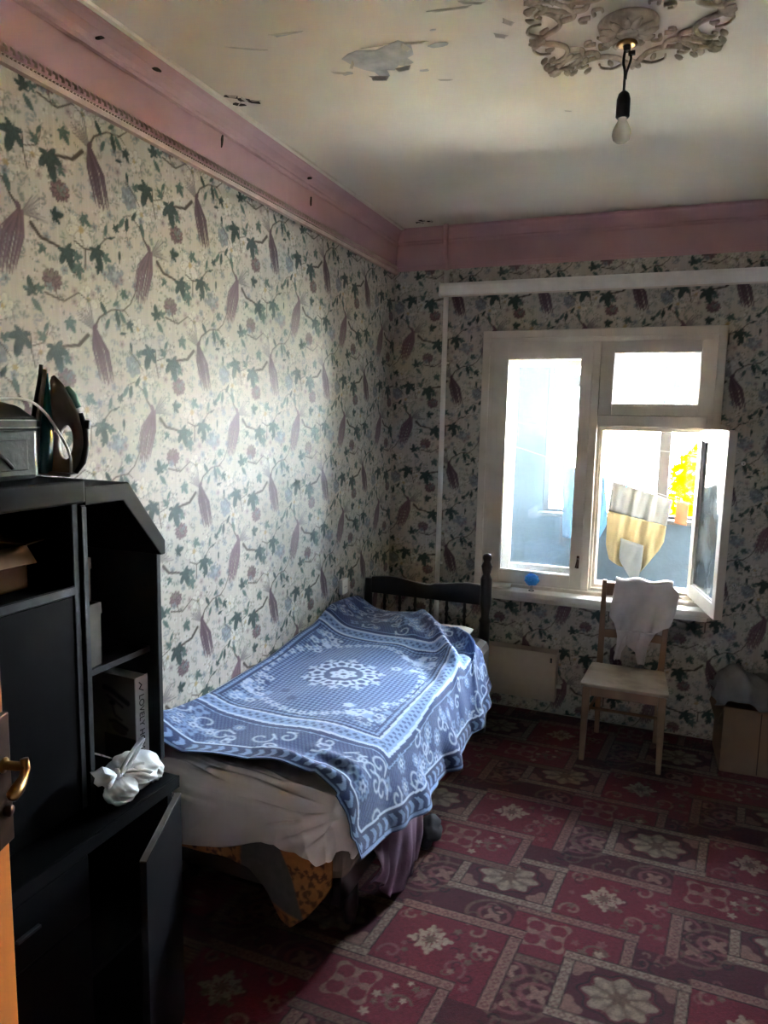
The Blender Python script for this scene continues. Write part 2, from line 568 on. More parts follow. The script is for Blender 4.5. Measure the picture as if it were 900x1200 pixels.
    # birds: fan of wing quills and a long tail of feathers
    def tail(top, bottom, spread, base, n=26):
        for k in range(n):
            t = (k % 13) / 12 - 0.5
            x0 = top[0] + t * 0.014
            x1 = bottom[0] + t * spread + rr.uniform(-0.004, 0.004)
            y1 = bottom[1] + rr.uniform(0.0, 0.05) + abs(t) * 0.03
            xm = (x0 + x1) / 2 + t * spread * 0.55
            c.stroke([(x0, top[1]), (xm, (top[1] + y1) / 2 + 0.012), (x1, y1)], 0.0082, base * rr.uniform(0.72, 1.22), 0.95, w1=0.0030)
    def wing(u, v, ang, ln):
        for k in range(9):
            a = ang + (k / 8 - 0.5) * 1.0
            c.stroke([(u, v), (u + ln * (0.8 + 0.2 * math.cos(k)) * math.cos(a), v + ln * (0.8 + 0.2 * math.cos(k)) * math.sin(a))], 0.006, L(132, 126, 122) * (0.75 + 0.45 * (k % 2)), 0.95, w1=0.004)
    wing(-0.262, -0.255, 0.45, 0.092)
    tail((-0.266, -0.250), (-0.318, -0.438), 0.064, mauve)
    c.radial(-0.272, -0.240, 0.016, mauve * 0.85, ang=2.0, ry=0.6)
    wing(0.0, 0.004, 2.25, 0.085)
    tail((0.004, 0.004), (0.050, -0.180), 0.058, dmauve)
    c.radial(0.004, 0.012, 0.015, dmauve * 0.9, ang=1.0, ry=0.6)
    return c.C, TW, TH

TILE, TILE_W, TILE_H = wallpaper_tile()

def sample_tile(tile, u, v, tw, th):
    n, m = tile.shape[:2]
    x = (u / tw * m) % m
    y = (v / th * n) % n
    x0 = np.floor(x).astype(int) % m; y0 = np.floor(y).astype(int) % n
    x1 = (x0 + 1) % m; y1 = (y0 + 1) % n
    fx = (x - np.floor(x))[..., None]; fy = (y - np.floor(y))[..., None]
    return (tile[y0, x0] * (1 - fx) + tile[y0, x1] * fx) * (1 - fy) + (tile[y1, x0] * (1 - fx) + tile[y1, x1] * fx) * fy

def carpet_tile():
    TW, TH = 1.02, 0.955
    n, m = 360, 384
    U, V = np.meshgrid(np.arange(m) * TW / m, np.arange(n) * TH / n)
    red, dred, pink = L(112, 26, 40), L(74, 20, 30), L(128, 70, 70)
    beige, cream, dark, olive = L(136, 98, 84), L(158, 134, 112), L(44, 20, 24), L(106, 78, 64)
    c = Canvas(U, V, dred * 1.15, (TW, TH))
    c.px = 0.004
    rr = random.Random(5)

    def rect(x0, x1, y0, y1, col, alpha=1.0):
        du, dv = c.d((x0 + x1) / 2, (y0 + y1) / 2)
        m_ = np.minimum((x1 - x0) / 2 - np.abs(du), (y1 - y0) / 2 - np.abs(dv))
        c.put(np.clip(m_ / c.px + 0.5, 0, 1), col, alpha)

    def border(x0, x1, y0, y1, w=0.05, sides='lrtb', colr=beige):
        step = 0.036
        for s in sides:
            if s in 'lr':
                a, b = (x0, x0 + w) if s == 'l' else (x1 - w, x1)
                rect(a, b, y0, y1, dark); rect(a + 0.005, b - 0.005, y0, y1, colr)
                k = y0 + 0.02
                while k < y1 - 0.01:
                    c.radial((a + b) / 2, k, 0.012, dred * 1.6, n=4, amp=0.2, inner=0.007, alpha=0.7)
                    k += step
            else:
                a, b = (y0, y0 + w) if s == 'b' else (y1 - w, y1)
                rect(x0, x1, a, b, dark); rect(x0, x1, a + 0.005, b - 0.005, colr)
                k = x0 + 0.02
                while k < x1 - 0.01:
                    c.radial(k, (a + b) / 2, 0.012, dred * 1.6, n=4, amp=0.2, inner=0.007, alpha=0.7)
                    k += step

    def swirl(u, v, R, turns, a0, col, w=0.010, sgn=1):
        pts = []
        for i in range(16):
            t = i / 15
            a = a0 + sgn * t * turns * 2 * math.pi
            pts.append((u + R * (1 - 0.8 * t) * math.cos(a), v + R * (1 - 0.8 * t) * math.sin(a)))
        c.stroke(pts, w, col, 0.9)

    for (ox, oy) in [(0, 0), (0.51, 0.4775)]:
        # arcs field
        for (ax, ay) in [(-0.31, -0.16), (-0.36, -0.03), (-0.24, -0.10), (0.02, -0.26)]:
            for R, col in ((0.11, olive), (0.085, dred), (0.065, pink), (0.04, dred)):
                c.radial(ox + ax, oy + ay, R, col, ry=0.8, alpha=0.75, inner=R - 0.016)
            c.radial(ox + ax, oy + ay, 0.03, beige, n=4, amp=0.35, ang=0.78)
    for _ in range(130):
        swirl(rr.uniform(0, TW), rr.uniform(0, TH), rr.uniform(0.02, 0.05), rr.uniform(0.4, 0.9), rr.uniform(0, 6), rr.choice([pink * 0.8, olive * 0.8, beige * 0.7, dark]), rr.uniform(0.006, 0.012), rr.choice([-1, 1]))
    for (ox, oy) in [(0, 0), (0.51, 0.4775)]:
        # snowflake panel
        x0, x1, y0, y1 = ox + 0.2, ox + 0.665, oy - 0.225, oy + 0.18
        rect(x0, x1, y0, y1, red)
        cx, cy = ox + 0.37, oy - 0.0
        for k in range(8):
            a = k * math.pi / 4 + 0.2
            q = 1.0 if k % 2 == 0 else 0.72
            c.stroke([(cx, cy), (cx + 0.050 * q * math.cos(a), cy + 0.045 * q * math.sin(a))], 0.011, cream)
            c.radial(cx + 0.060 * q * math.cos(a), cy + 0.055 * q * math.sin(a), 0.017, cream, n=3, amp=0.35, ang=a)
        c.radial(cx, cy, 0.02, olive, n=8, amp=0.2)
        for (sx, sy, R, a0, sg) in [(-0.11, 0.10, 0.045, 0.5, 1), (0.13, 0.10, 0.05, 2.5, -1), (-0.10, -0.11, 0.045, 3.5, -1), (0.12, -0.10, 0.05, 5.5, 1), (0.21, 0.0, 0.04, 1, 1)]:
            swirl(cx + sx, cy + sy, R, 0.9, a0, rr.choice([pink, beige]), 0.012, sg)
        for _ in range(12):
            swirl(rr.uniform(x0 + 0.03, x1 - 0.06), rr.uniform(y0 + 0.03, y1 - 0.06), rr.uniform(0.015, 0.035), 0.6, rr.uniform(0, 6), rr.choice([pink, dred, olive]), 0.007, rr.choice([-1, 1]))
        for _ in range(14):
            c.radial(rr.uniform(x0 + 0.04, x1 - 0.06), rr.uniform(y0 + 0.04, y1 - 0.05), rr.uniform(0.009, 0.016), rr.choice([pink, beige, olive]), n=5, amp=0.25)
        c.radial(x1 - 0.12, cy + 0.02, 0.022, beige, n=5, amp=0.25); c.radial(x1 - 0.12, cy + 0.02, 0.008, dred)
        border(x0, x1, y0, y1, 0.05, 'rt')
        # trefoil panel
        x0, x1, y0, y1 = ox + 0.09, ox + 0.525, oy - 0.42, oy - 0.155
        rect(x0, x1, y0, y1, red * 1.02)
        cx, cy = ox + 0.22, oy - 0.29
        for k in range(4):
            a = k * math.pi / 2 + 0.78
            c.radial(cx + 0.055 * math.cos(a), cy + 0.05 * math.sin(a), 0.042, beige, n=3, amp=0.22, ang=a, inner=0.030)
        c.radial(cx, cy, 0.022, pink, n=6, amp=0.3)
        for _ in range(12):
            c.radial(rr.uniform(x0 + 0.22, x1 - 0.06), rr.uniform(y0 + 0.03, y1 - 0.06), rr.uniform(0.009, 0.018), rr.choice([pink, beige, olive, cream]), n=5, amp=0.3)
        swirl(cx + 0.17, cy - 0.03, 0.05, 0.9, 0.4, olive, 0.011, 1)
        border(x0, x1, y0, y1, 0.045, 'rt')
        border(x0, x1, y0 - 0.04, y0 + 0.005, 0.045, 'b', olive * 1.1)
        # flower box
        x0, x1, y0, y1 = ox - 0.205, ox + 0.205, oy - 0.17, oy + 0.145
        rect(x0, x1, y0, y1, dred * 1.2)
        for sx in (-1, 1):
            for sy in (-1, 1):
                c.radial(ox + sx * 0.15, oy - 0.01 + sy * 0.10, 0.045, beige, n=4, amp=0.2, alpha=0.9)
        c.radial(ox, oy - 0.012, 0.128, dark, n=8, amp=0.08, ry=0.8)
        c.radial(ox, oy - 0.012, 0.120, red, n=8, amp=0.08, ry=0.8, alpha=0.6)
        c.radial(ox, oy - 0.012, 0.105, cream, n=8, amp=0.13, ry=0.8, shade=0.35)
        for k in range(8):
            a = k * math.pi / 4 + 0.39
            c.stroke([(ox + 0.02 * math.cos(a), oy - 0.012 + 0.016 * math.sin(a)), (ox + 0.10 * math.cos(a), oy - 0.012 + 0.08 * math.sin(a))], 0.006, olive, 0.8)
        c.radial(ox, oy - 0.012, 0.03, olive, n=6, amp=0.2)
        border(x0, x1, y0, y1, 0.042, 'lrtb', cream * 0.8)
    grain = RNG.normal(1, 0.16, (n, m, 1))
    return c.C * grain, TW, TH

# ------------------------------------------------------------------ materials
M = {}
M['paper'] = material('floral_wallpaper', (190, 180, 165), rough=0.5, spec=0.24, attr=True, vary=0.05, scale=3, bump=0.25, bscale=160)
M['ceiling'] = material('ceiling_paint', (228, 215, 198), rough=0.75, spec=0.2, vary=0.04, scale=2.2, bump=0.12, bscale=30, dirt=((188, 166, 142), 1.1, 0.48, 0.75, 0.5))
M['pink'] = material('pink_cornice_paint', (192, 148, 150), rough=0.6, vary=0.06, scale=5, bump=0.1, bscale=40)
M['cream_trim'] = material('cream_moulding', (206, 180, 166), rough=0.6, vary=0.1)
M['plaster'] = material('old_plaster', (206, 188, 164), rough=0.7, vary=0.10, scale=30, dirt=((112, 92, 74), 26, 0.5, 0.75, 0.6))
M['concrete'] = material('bare_concrete', (186, 182, 176), rough=0.9, spec=0.1, vary=0.2, scale=20, bump=0.3, bscale=90)
M['flake'] = material('paint_flake', (196, 184, 166), rough=0.7, vary=0.1)
M['dark_hole'] = material('dark_crack', (60, 44, 38), rough=0.9, vary=0.2)
M['frame'] = material('window_paint', (214, 202, 186), rough=0.45, spec=0.4, vary=0.06, scale=9, dirt=((170, 150, 124), 4, 0.5, 0.8, 0.5), stretch=(1, 1, 0.2))
M['sill'] = material('sill_paint', (222, 216, 206), rough=0.4, vary=0.06, dirt=((170, 155, 135), 5, 0.55, 0.8, 0.5))
M['glass'] = glass_material('dusty_pane', haze=0.025, haze_col=(205, 222, 232))
M['glass_clear'] = glass_material('clear_pane', haze=0.004)
M['glass_hazy'] = glass_material('hazy_open_pane', haze=0.32, haze_col=(190, 200, 204))  # strong haze stands in for the pale balcony reflection in this pane
M['glass_out'] = glass_material('balcony_pane', haze=0.0)
M['pipe'] = material('white_pipe_paint', (232, 228, 222), rough=0.4, vary=0.06)
M['floor'] = material('floor_boards', (96, 62, 44), rough=0.5, vary=0.2, stretch=(1, 0.1, 1))
M['carpet'] = material('woven_carpet', (110, 40, 48), rough=0.95, spec=0.1, attr=True, vary=0.16, scale=60, bump=0.5, bscale=350, sheen=0.15)
M['blue'] = material('woven_bedspread', (60, 90, 150), rough=0.9, spec=0.15, attr=True, vary=0.10, scale=140, bump=0.5, bscale=420, sheen=0.25)
M['sheet'] = material('mauve_grey_sheet', (208, 196, 192), rough=0.5, spec=0.25, vary=0.05, scale=6, bump=0.15, bscale=200, sheen=0.2)
M['brown_fab'] = material('brown_floral_fabric', (128, 86, 52), rough=0.9, attr=True, vary=0.15, scale=40, bump=0.3, bscale=300)
M['mattress'] = material('mattress_ticking', (110, 98, 88), rough=0.9, vary=0.1, stretch=(8, 0.2, 1))
M['pillow'] = material('cream_pillow_slip', (196, 184, 168), rough=0.85, vary=0.08, bump=0.2, bscale=60)
M['darkwood'] = material('dark_stained_wood', (30, 22, 20), rough=0.3, spec=0.5, vary=0.25, scale=14, stretch=(1, 1, 0.15))
M['black'] = material('black_lacquer', (11, 12, 15), rough=0.45, spec=0.09, vary=0.25, scale=9, dirt=((32, 34, 36), 7, 0.58, 0.8, 0.35))
M['black_edge'] = material('worn_black_edge', (44, 46, 50), rough=0.5, vary=0.4, scale=30)
M['black_in'] = material('black_matt_inside', (20, 26, 28), rough=0.6, spec=0.3, vary=0.2)
M['card'] = material('cardboard', (150, 116, 88), rough=0.85, spec=0.15, vary=0.08, scale=8, bump=0.1, bscale=60)
M['card_pale'] = material('pale_cardboard', (142, 114, 92), rough=0.85, spec=0.15, vary=0.07, scale=6)
M['card_grey'] = material('grey_printed_card', (70, 64, 56), rough=0.7, vary=0.2, scale=20)
M['card_dark'] = material('dark_brown_card', (78, 56, 46), rough=0.8, vary=0.15)
M['bag'] = material('white_plastic_bag', (234, 238, 240), rough=0.28, spec=0.5, vary=0.03, sub=0.15)
M['bag_grey'] = material('grey_plastic_sack', (150, 146, 142), rough=0.5, vary=0.1, sub=0.15)
M['white_cloth'] = material('white_cotton', (206, 196, 192), rough=0.9, spec=0.15, vary=0.05, bump=0.2, bscale=220)
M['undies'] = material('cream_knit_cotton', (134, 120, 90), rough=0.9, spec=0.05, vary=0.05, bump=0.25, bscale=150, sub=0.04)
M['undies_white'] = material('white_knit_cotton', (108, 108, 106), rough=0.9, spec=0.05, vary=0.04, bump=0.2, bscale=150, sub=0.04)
M['blue_cloth'] = material('pale_blue_cloth', (70, 110, 138), rough=0.9, vary=0.06, sub=0.05)
M['tan_cloth'] = material('tan_cloth', (126, 84, 56), rough=0.9, vary=0.08, sub=0.05)
M['chairwood'] = material('worn_beech_wood', (138, 108, 84), rough=0.5, spec=0.35, vary=0.15, scale=12, stretch=(1, 1, 0.15))
M['seatwood'] = material('worn_plywood_seat', (150, 134, 116), rough=0.45, spec=0.4, vary=0.12, scale=8, dirt=((84, 72, 62), 6, 0.45, 0.65, 0.7))
M['radiator'] = material('cream_radiator_paint', (186, 170, 152), rough=0.5, vary=0.05)
M['white_plastic'] = material('white_plastic', (220, 218, 212), rough=0.35, spec=0.5, vary=0.03)
M['black_plastic'] = material('black_plastic', (24, 22, 22), rough=0.4, spec=0.5, vary=0.1)
M['brass'] = material('aged_brass', (150, 110, 62), rough=0.32, metallic=1.0, vary=0.2, scale=40)
M['bronze'] = material('dark_bronze', (74, 52, 40), rough=0.4, metallic=0.8, vary=0.2, scale=40)
M['door'] = material('orange_varnished_pine', (196, 112, 48), rough=0.35, spec=0.5, vary=0.18, scale=8, stretch=(3, 3, 0.12))
M['door_dark'] = material('dark_varnished_panel', (118, 52, 24), rough=0.35, spec=0.5, vary=0.18, scale=8, stretch=(3, 3, 0.12))
M['bulb'] = glass_material('bulb_glass', tint=(0.9, 0.9, 0.88), haze=0.5, haze_col=(210, 200, 190), ior=1.5)
M['metal'] = material('grey_metal', (150, 150, 150), rough=0.3, metallic=1.0, vary=0.05)
M['teal'] = material('teal_plastic', (18, 92, 100), rough=0.25, spec=0.6, vary=0.1)
M['iron_grey'] = material('taupe_grey_plastic', (128, 116, 108), rough=0.35, spec=0.5, vary=0.04)
M['mint'] = material('mint_plastic', (150, 196, 176), rough=0.3, vary=0.05)
M['case'] = material('grey_green_vinyl', (46, 58, 55), rough=0.4, spec=0.5, vary=0.2, scale=16, bump=0.3, bscale=60)
M['case_dark'] = material('dark_vinyl', (30, 30, 30), rough=0.5, vary=0.25, bump=0.4, bscale=40)
M['thread'] = material('pale_thread', (170, 172, 164), rough=0.8, vary=0.1)
M['blueball'] = material('blue_scrubber', (48, 140, 214), rough=0.6, vary=0.15, scale=90, bump=0.6, bscale=160)
M['clear'] = glass_material('clear_plastic_stem', haze=0.1)
M['mauve'] = material('mauve_cloth', (124, 96, 116), rough=0.9, vary=0.15, scale=14, bump=0.2, bscale=100)
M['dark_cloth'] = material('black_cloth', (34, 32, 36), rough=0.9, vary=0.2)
M['spine'] = material('grey_white_print', (206, 204, 200), rough=0.5, vary=0.05)
M['ink'] = material('black_ink', (26, 26, 28), rough=0.6, vary=0.05)
M['cover'] = material('printed_cover', (90, 84, 80), rough=0.3, spec=0.5, attr=True, vary=0.08)
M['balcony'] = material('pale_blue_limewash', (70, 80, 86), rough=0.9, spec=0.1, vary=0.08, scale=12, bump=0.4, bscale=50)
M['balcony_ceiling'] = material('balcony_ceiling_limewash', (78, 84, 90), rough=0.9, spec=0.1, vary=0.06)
M['balcony_floor'] = material('balcony_concrete', (172, 162, 148), rough=0.9, vary=0.15)
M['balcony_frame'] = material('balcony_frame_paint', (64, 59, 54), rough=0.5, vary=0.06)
M['ground'] = material('dry_ground', (206, 196, 178), rough=0.95, spec=0.1, vary=0.15, scale=0.6)
M['leaf'] = material('yellow_leaves', (205, 150, 0), rough=1.0, spec=0.0, vary=0.25, scale=2.5)
M['bark'] = material('bark', (92, 76, 62), rough=0.9, vary=0.25)
M['rope'] = material('washing_line', (120, 116, 110), rough=0.8, vary=0.1)
M['peg_teal'] = material('teal_peg_plastic', (60, 150, 150), rough=0.4, vary=0.05)
M['peg_tan'] = material('tan_peg_wood', (176, 138, 110), rough=0.6, vary=0.1)
M['outer'] = material('outer_render', (170, 164, 154), rough=0.9, vary=0.1)
M['corridor'] = material('corridor_paint', (142, 142, 144), rough=0.8, vary=0.05)
M['lampglow'] = material('corridor_lamp_glow', (255, 220, 170), rough=0.5, emission=(1.0, 0.72, 0.42), es=1.3)

# ================================================================== THE ROOM
RW, RF, RH = 2.75, -4.30, 3.04      # right wall x, front wall y, ceiling z
WX0, WX1, WZ0, WZ1 = 0.606, 1.985, 0.80, 2.395   # window casing

def axis(*segs):
    out = []
    for a, b, s in segs:
        n = max(1, int(round((b - a) / s)))
        out.extend(np.linspace(a, b, n, endpoint=False))
    out.append(segs[-1][1])
    return np.array(out)

def paper_colour(u, z):
    return sample_tile(TILE, u + 2.6481, z - 2.6573, TILE_W, TILE_H)

# left wall
ys = axis((RF, -3.12, 0.08), (-3.12, 0.0, 0.0045))
zs = axis((0, 0.55, 0.1), (0.55, 2.81, 0.0045), (2.81, RH, 0.1))
Yg, Zg = np.meshgrid(ys, zs)
P = np.stack([0 * Yg, Yg, Zg], -1)
wall_left = struct(fast_grid('wall_left', P, M['paper'], paper_colour(Yg, Zg).reshape(-1, 3)), 'left wall with cream floral bird wallpaper', 'wall')
G().box(-0.2, -0.003, RF - 0.15, 0.35, -0.02, RH).build('wall_body', M['outer'], wall_left)
# back wall with the window opening
HX0, HX1, HZ0, HZ1 = 0.64, 1.95, 0.79, 2.36
xs = axis((0, HX0, 0.006), (HX0, HX1, 0.006), (HX1, RW, 0.006))
zs = axis((0, HZ0, 0.007), (HZ0, HZ1, 0.007), (HZ1, 2.81, 0.007), (2.81, RH, 0.1))
Xg, Zg = np.meshgrid(xs, zs)
xc, zc = (xs[:-1] + xs[1:]) / 2, (zs[:-1] + zs[1:]) / 2
XC, ZC = np.meshgrid(xc, zc)
keep = ~((XC > HX0) & (XC < HX1) & (ZC > HZ0) & (ZC < HZ1))
P = np.stack([Xg, 0 * Xg, Zg], -1)
wall_back = struct(fast_grid('wall_back', P, M['paper'], paper_colour(Xg + 0.2, Zg).reshape(-1, 3), keep=keep), 'window wall with the same floral wallpaper in shade', 'wall')
g = G()
g.box(-0.2, HX0, 0.003, 0.35, -0.02, RH); g.box(HX1, RW + 0.2, 0.003, 0.35, -0.02, RH)
g.box(HX0, HX1, 0.003, 0.35, -0.02, HZ0); g.box(HX0, HX1, 0.003, 0.35, HZ1, RH)
g.build('wall_body', M['outer'], wall_back)
# right wall, front wall with the doorway the photo is taken from
ys = axis((RF, 0, 0.05)); zs = axis((0, RH, 0.05))
Yg, Zg = np.meshgrid(ys, zs)
wall_right = struct(fast_grid('wall_right', np.stack([0 * Yg + RW, Yg, Zg], -1), M['corridor']), 'right wall outside the picture', 'wall')
G().box(RW + 0.003, RW + 0.2, RF - 0.15, 0.35, -0.02, RH).build('wall_body', M['outer'], wall_right)
DX0, DX1, DZ = 0.90, 2.10, 2.15
g = G()
g.box(-0.2, DX0, RF - 0.15, RF, 0, RH); g.box(DX1, RW + 0.2, RF - 0.15, RF, 0, RH); g.box(DX0, DX1, RF - 0.15, RF, DZ, RH)
struct(g.build('wall_front', M['corridor']), 'wall with the doorway behind the viewer', 'wall')
struct(G().box(-0.2, RW + 0.2, -6.2, 0.35, -0.12, -0.012).build('floor', M['floor']), 'wooden floor under the carpet', 'floor')
ceiling = struct(G().box(-0.2, RW + 0.2, -6.2, 0.35, RH, RH + 0.2).build('ceiling', M['ceiling']), 'stained cream ceiling with peeling paint', 'ceiling')
# corridor behind the viewer
g = G()
g.box(-0.2, 0.3, -6.2, RF - 0.15, 0, RH); g.box(RW, RW + 0.2, -6.2, RF - 0.15, 0, RH); g.box(-0.2, RW + 0.2, -6.4, -6.2, 0, RH)
struct(g.build('wall_corridor', M['corridor']), 'corridor walls behind the viewer', 'wall')
lamp = thing('corridor_lamp', (1.5, -5.3, 2.72), 'warm globe lamp on the corridor ceiling behind the viewer', 'lamp')
G().lathe([(0.05, 0.32), (0.05, 0.30), (0.012, 0.29), (0.012, 0.16)], 16, (1.5, -5.3, 2.72)).build('canopy', M['brass'], lamp)
G().blob((1.5, -5.3, 2.80), 0.1, 0.1, 0.09).build('globe', M['lampglow'], lamp, smooth=True)

# ------------------------------------------------------------------ cornice
ZM = 2.799
def run_profile(prof, a, b, side):
    """profile (distance from wall, z) swept along the wall"""
    g = G()
    n = len(prof)
    for t in (a, b):
        for d, z in prof:
            g.v.append((d, t, z) if side == 'left' else (t, -d, z))
    g.f = [(i, (i + 1) % n, n + (i + 1) % n, n + i) for i in range(n)] + [tuple(range(n)), tuple(range(2 * n - 1, n - 1, -1))]
    return g
prof = [(-0.001, ZM - 0.004), (0.016, ZM - 0.004), (0.016, ZM + 0.012), (0.010, ZM + 0.016), (0.010, 2.945), (0.020, 2.950), (0.022, 2.960), (0.018, 2.968),
        (0.022, 2.985), (0.032, 3.005), (0.048, 3.020), (0.058, 3.026), (0.060, RH - 0.001), (-0.001, RH - 0.001)]
trim1 = struct(run_profile(prof, RF, 0, 'left').build('trim_1', M['pink']), 'pink painted cornice along the left wall', 'cornice')
trim2 = struct(run_profile(prof, 0.0, RW, 'back').build('trim_2', M['pink']), 'pink painted cornice along the window wall', 'cornice')
run_profile([(-0.001, ZM - 0.030), (0.020, ZM - 0.030), (0.024, ZM - 0.018), (0.020, ZM - 0.006), (-0.001, ZM - 0.006)], RF, 0, 'left').build('moulding_strip', M['cream_trim'], trim1)
run_profile([(-0.001, ZM - 0.012), (0.010, ZM - 0.012), (0.010, ZM - 0.005), (-0.001, ZM - 0.005)], 0, RW, 'back').build('moulding_strip', M['pink'], trim2)
run_profile([(0.050, RH - 0.012), (0.074, RH - 0.010), (0.076, RH), (0.05, RH)], RF, 0, 'left').build('ceiling_bead', M['ceiling'], trim1)
g = G(); y = -3.15
while y < -0.02:
    g.add([(0.010, y, ZM + 0.001), (0.024, y + 0.0075, ZM + 0.002), (0.010, y + 0.015, ZM + 0.001), (0.022, y + 0.0075, ZM + 0.014), (0.010, y + 0.003, ZM + 0.026), (0.010, y + 0.012, ZM + 0.026)],
          [(0, 1, 3), (1, 2, 3), (0, 3, 4), (2, 5, 3), (3, 5, 4)])
    y += 0.024
beads = g.build('leaf_ornament_row', M['cream_trim'], trim1); beads['kind'] = 'stuff'
g = G(); y = -3.15
while y < -0.02:
    g.lathe([(0.0, -0.005), (0.005, 0), (0.0, 0.005)], 5, (0.025, y, ZM - 0.012)); y += 0.013
beads = g.build('bead_row', M['cream_trim'], trim1); beads['kind'] = 'stuff'

# ------------------------------------------------------------------ peeled paint on the ceiling and cornice
def ragged(cx, cy, rx, ry, n, seed, ang=0.0):
    rr = random.Random(seed)
    out = []
    for k in range(n):
        a = 2 * math.pi * k / n
        r = rr.uniform(0.6, 1.1)
        x, y = rx * r * math.cos(a), ry * r * math.sin(a)
        out.append((cx + x * math.cos(ang) - y * math.sin(ang), cy + x * math.sin(ang) + y * math.cos(ang)))
    return out
patch_outline = [(0.625, -2.150), (0.66, -2.175), (0.70, -2.185), (0.755, -2.165), (0.80, -2.185), (0.845, -2.20), (0.875, -2.16), (0.862, -2.10), (0.835, -2.085), (0.845, -2.05), (0.81, -2.035), (0.79, -2.05),
                 (0.765, -2.02), (0.74, -2.03), (0.735, -1.985), (0.70, -1.99), (0.695, -2.03), (0.665, -2.06), (0.645, -2.09)]
fz = lambda p, q, h: (p, q, h)
G().prism(patch_outline, RH - 0.0015, RH + 0.001, fz).build('peeled_patch', M['concrete'], ceiling)
for i, (cx, cy, rx, ry) in enumerate([(0.955, -2.13, 0.035, 0.018), (0.86, -1.985, 0.018, 0.010), (0.60, -2.05, 0.02, 0.012), (0.52, -2.35, 0.05, 0.006), (0.97, -2.22, 0.012, 0.006)]):
    G().prism(ragged(cx, cy, rx, ry, 11, i), RH - 0.0015, RH + 0.001, fz).build('peeled_patch', M['concrete'], ceiling)
def flake(cx, cy, ln, w, ang, lift, parent, mat, seed=0):
    rr = random.Random(seed)
    rows = []
    w *= 0.45; lift *= 0.35
    for i in range(5):
        t = i / 4
        row = []
        for j in range(6):
            s = (j / 5 - 0.5) * ln * (1 - 0.35 * t + rr.uniform(-0.08, 0.08))
            d = t * w
            row.append((cx + s * math.cos(ang) - d * math.sin(ang), cy + s * math.sin(ang) + d * math.cos(ang), RH - 0.002 - lift * t ** 1.7))
        rows.append(row)
    return G().grid(rows).build('paint_flake', mat, parent, smooth=True, solid=0.0015)
for i, (cx, cy, ln, w, a, lf) in enumerate([(0.70, -2.00, 0.07, 0.03, 0.3, 0.03), (0.80, -2.035, 0.06, 0.025, -0.1, 0.025), (0.64, -2.11, 0.06, 0.02, -1.0, 0.02), (0.86, -2.16, 0.05, 0.025, 1.2, 0.02),
                                             (0.76, -2.19, 0.10, 0.02, 3.2, 0.012), (0.89, -2.175, 0.09, 0.010, 0.2, 0.012), (0.58, -2.07, 0.06, 0.012, 0.5, 0.010), (0.53, -2.36, 0.12, 0.01, 0.15, 0.006),
                                             (1.05, -2.32, 0.14, 0.012, 0.1, 0.010), (1.12, -2.33, 0.08, 0.012, 0.4, 0.012), (0.91, -1.90, 0.05, 0.01, 0.3, 0.006), (0.36, -2.32, 0.14, 0.008, 0.5, 0.004),
                                             (1.16, -2.13, 0.05, 0.02, 0.6, 0.02), (1.20, -2.20, 0.05, 0.02, 0.9, 0.025), (1.28, -1.50, 0.03, 0.008, 0.5, 0.004)]):
    flake(cx, cy, ln, w, a, lf, ceiling, M['flake'], i)
# broken cornice edges: dark chips with crumbled plaster round them
for i, (x, y) in enumerate([(0.11, -2.03), (0.14, -1.99), (0.10, -1.96), (0.17, -1.96), (0.24, -0.20), (0.28, -0.17), (0.21, -0.16)]):
    G().prism(ragged(x, y, 0.028, 0.014, 9, 40 + i, 0.6), RH - 0.003, RH + 0.001, fz).build('cornice_chip', M['dark_hole'], ceiling)
    flake(x + 0.01, y - 0.01, 0.04, 0.015, 0.4 + i, 0.015, ceiling, M['flake'], 60 + i)
for i, (y, z, ln, a) in enumerate([(-2.36, 3.005, 0.05, 0.2), (-1.95, 2.925, 0.06, 1.4), (-1.20, 2.90, 0.05, 1.5), (-2.62, 2.985, 0.03, 0.3), (-1.25, 2.99, 0.03, 0.2)]):
    d = 0.036 if z > 2.97 else 0.0125
    pts = [(p, q) for p, q in ragged(y, z, ln / 2, 0.006, 8, 90 + i, a)]
    G().prism(pts, d - 0.02, d + 0.002, lambda p, q, h: (h, p, q)).build('cornice_crack', M['dark_hole'], trim1)

# ------------------------------------------------------------------ window
win = sempty('window_1', (1.30, 0.0, WZ0), 'old cream painted window with the right casement open', 'window')
G().ring(WX0, WX1, WZ0 - 0.01, WZ1, 0.045, 0.045, 0.03, 0.045, -0.030, 0.004).build('casing', M['frame'], win, bevel=0.004)
G().ring(0.645, 1.945, WZ0, 2.355, 0.03, 0.03, 0.02, 0.03, -0.016, 0.12).build('frame', M['frame'], win, bevel=0.003)
G().box(1.270, 1.318, -0.018, 0.12, 0.82, 2.325).build('mullion', M['frame'], win, bevel=0.004)
G().box(1.318, 1.916, -0.018, 0.12, 1.828, 1.895).build('transom', M['frame'], win, bevel=0.004)
# fixed left sash, inner and outer
lsash = G().ring(0.672, 1.274, 0.818, 2.328, 0.090, 0.066, 0.084, 0.101, -0.012, 0.035).build('left_sash', M['frame'], win, bevel=0.004)
G().ring(0.760, 1.210, 0.900, 2.229, 0.008, 0.008, 0.008, 0.008, -0.008, 0.02).build('glazing_bead', M['sill'], lsash)
G().box(0.765, 1.205, 0.016, 0.020, 0.905, 2.225).build('pane', M['glass'], lsash)
osash = G().ring(0.640, 1.30, 0.795, 2.36, 0.155, 0.108, 0.127, 0.168, 0.14, 0.18).build('outer_left_sash', M['frame'], win, bevel=0.004)
G().box(0.79, 1.195, 0.158, 0.162, 0.92, 2.19).build('pane', M['glass'], osash)
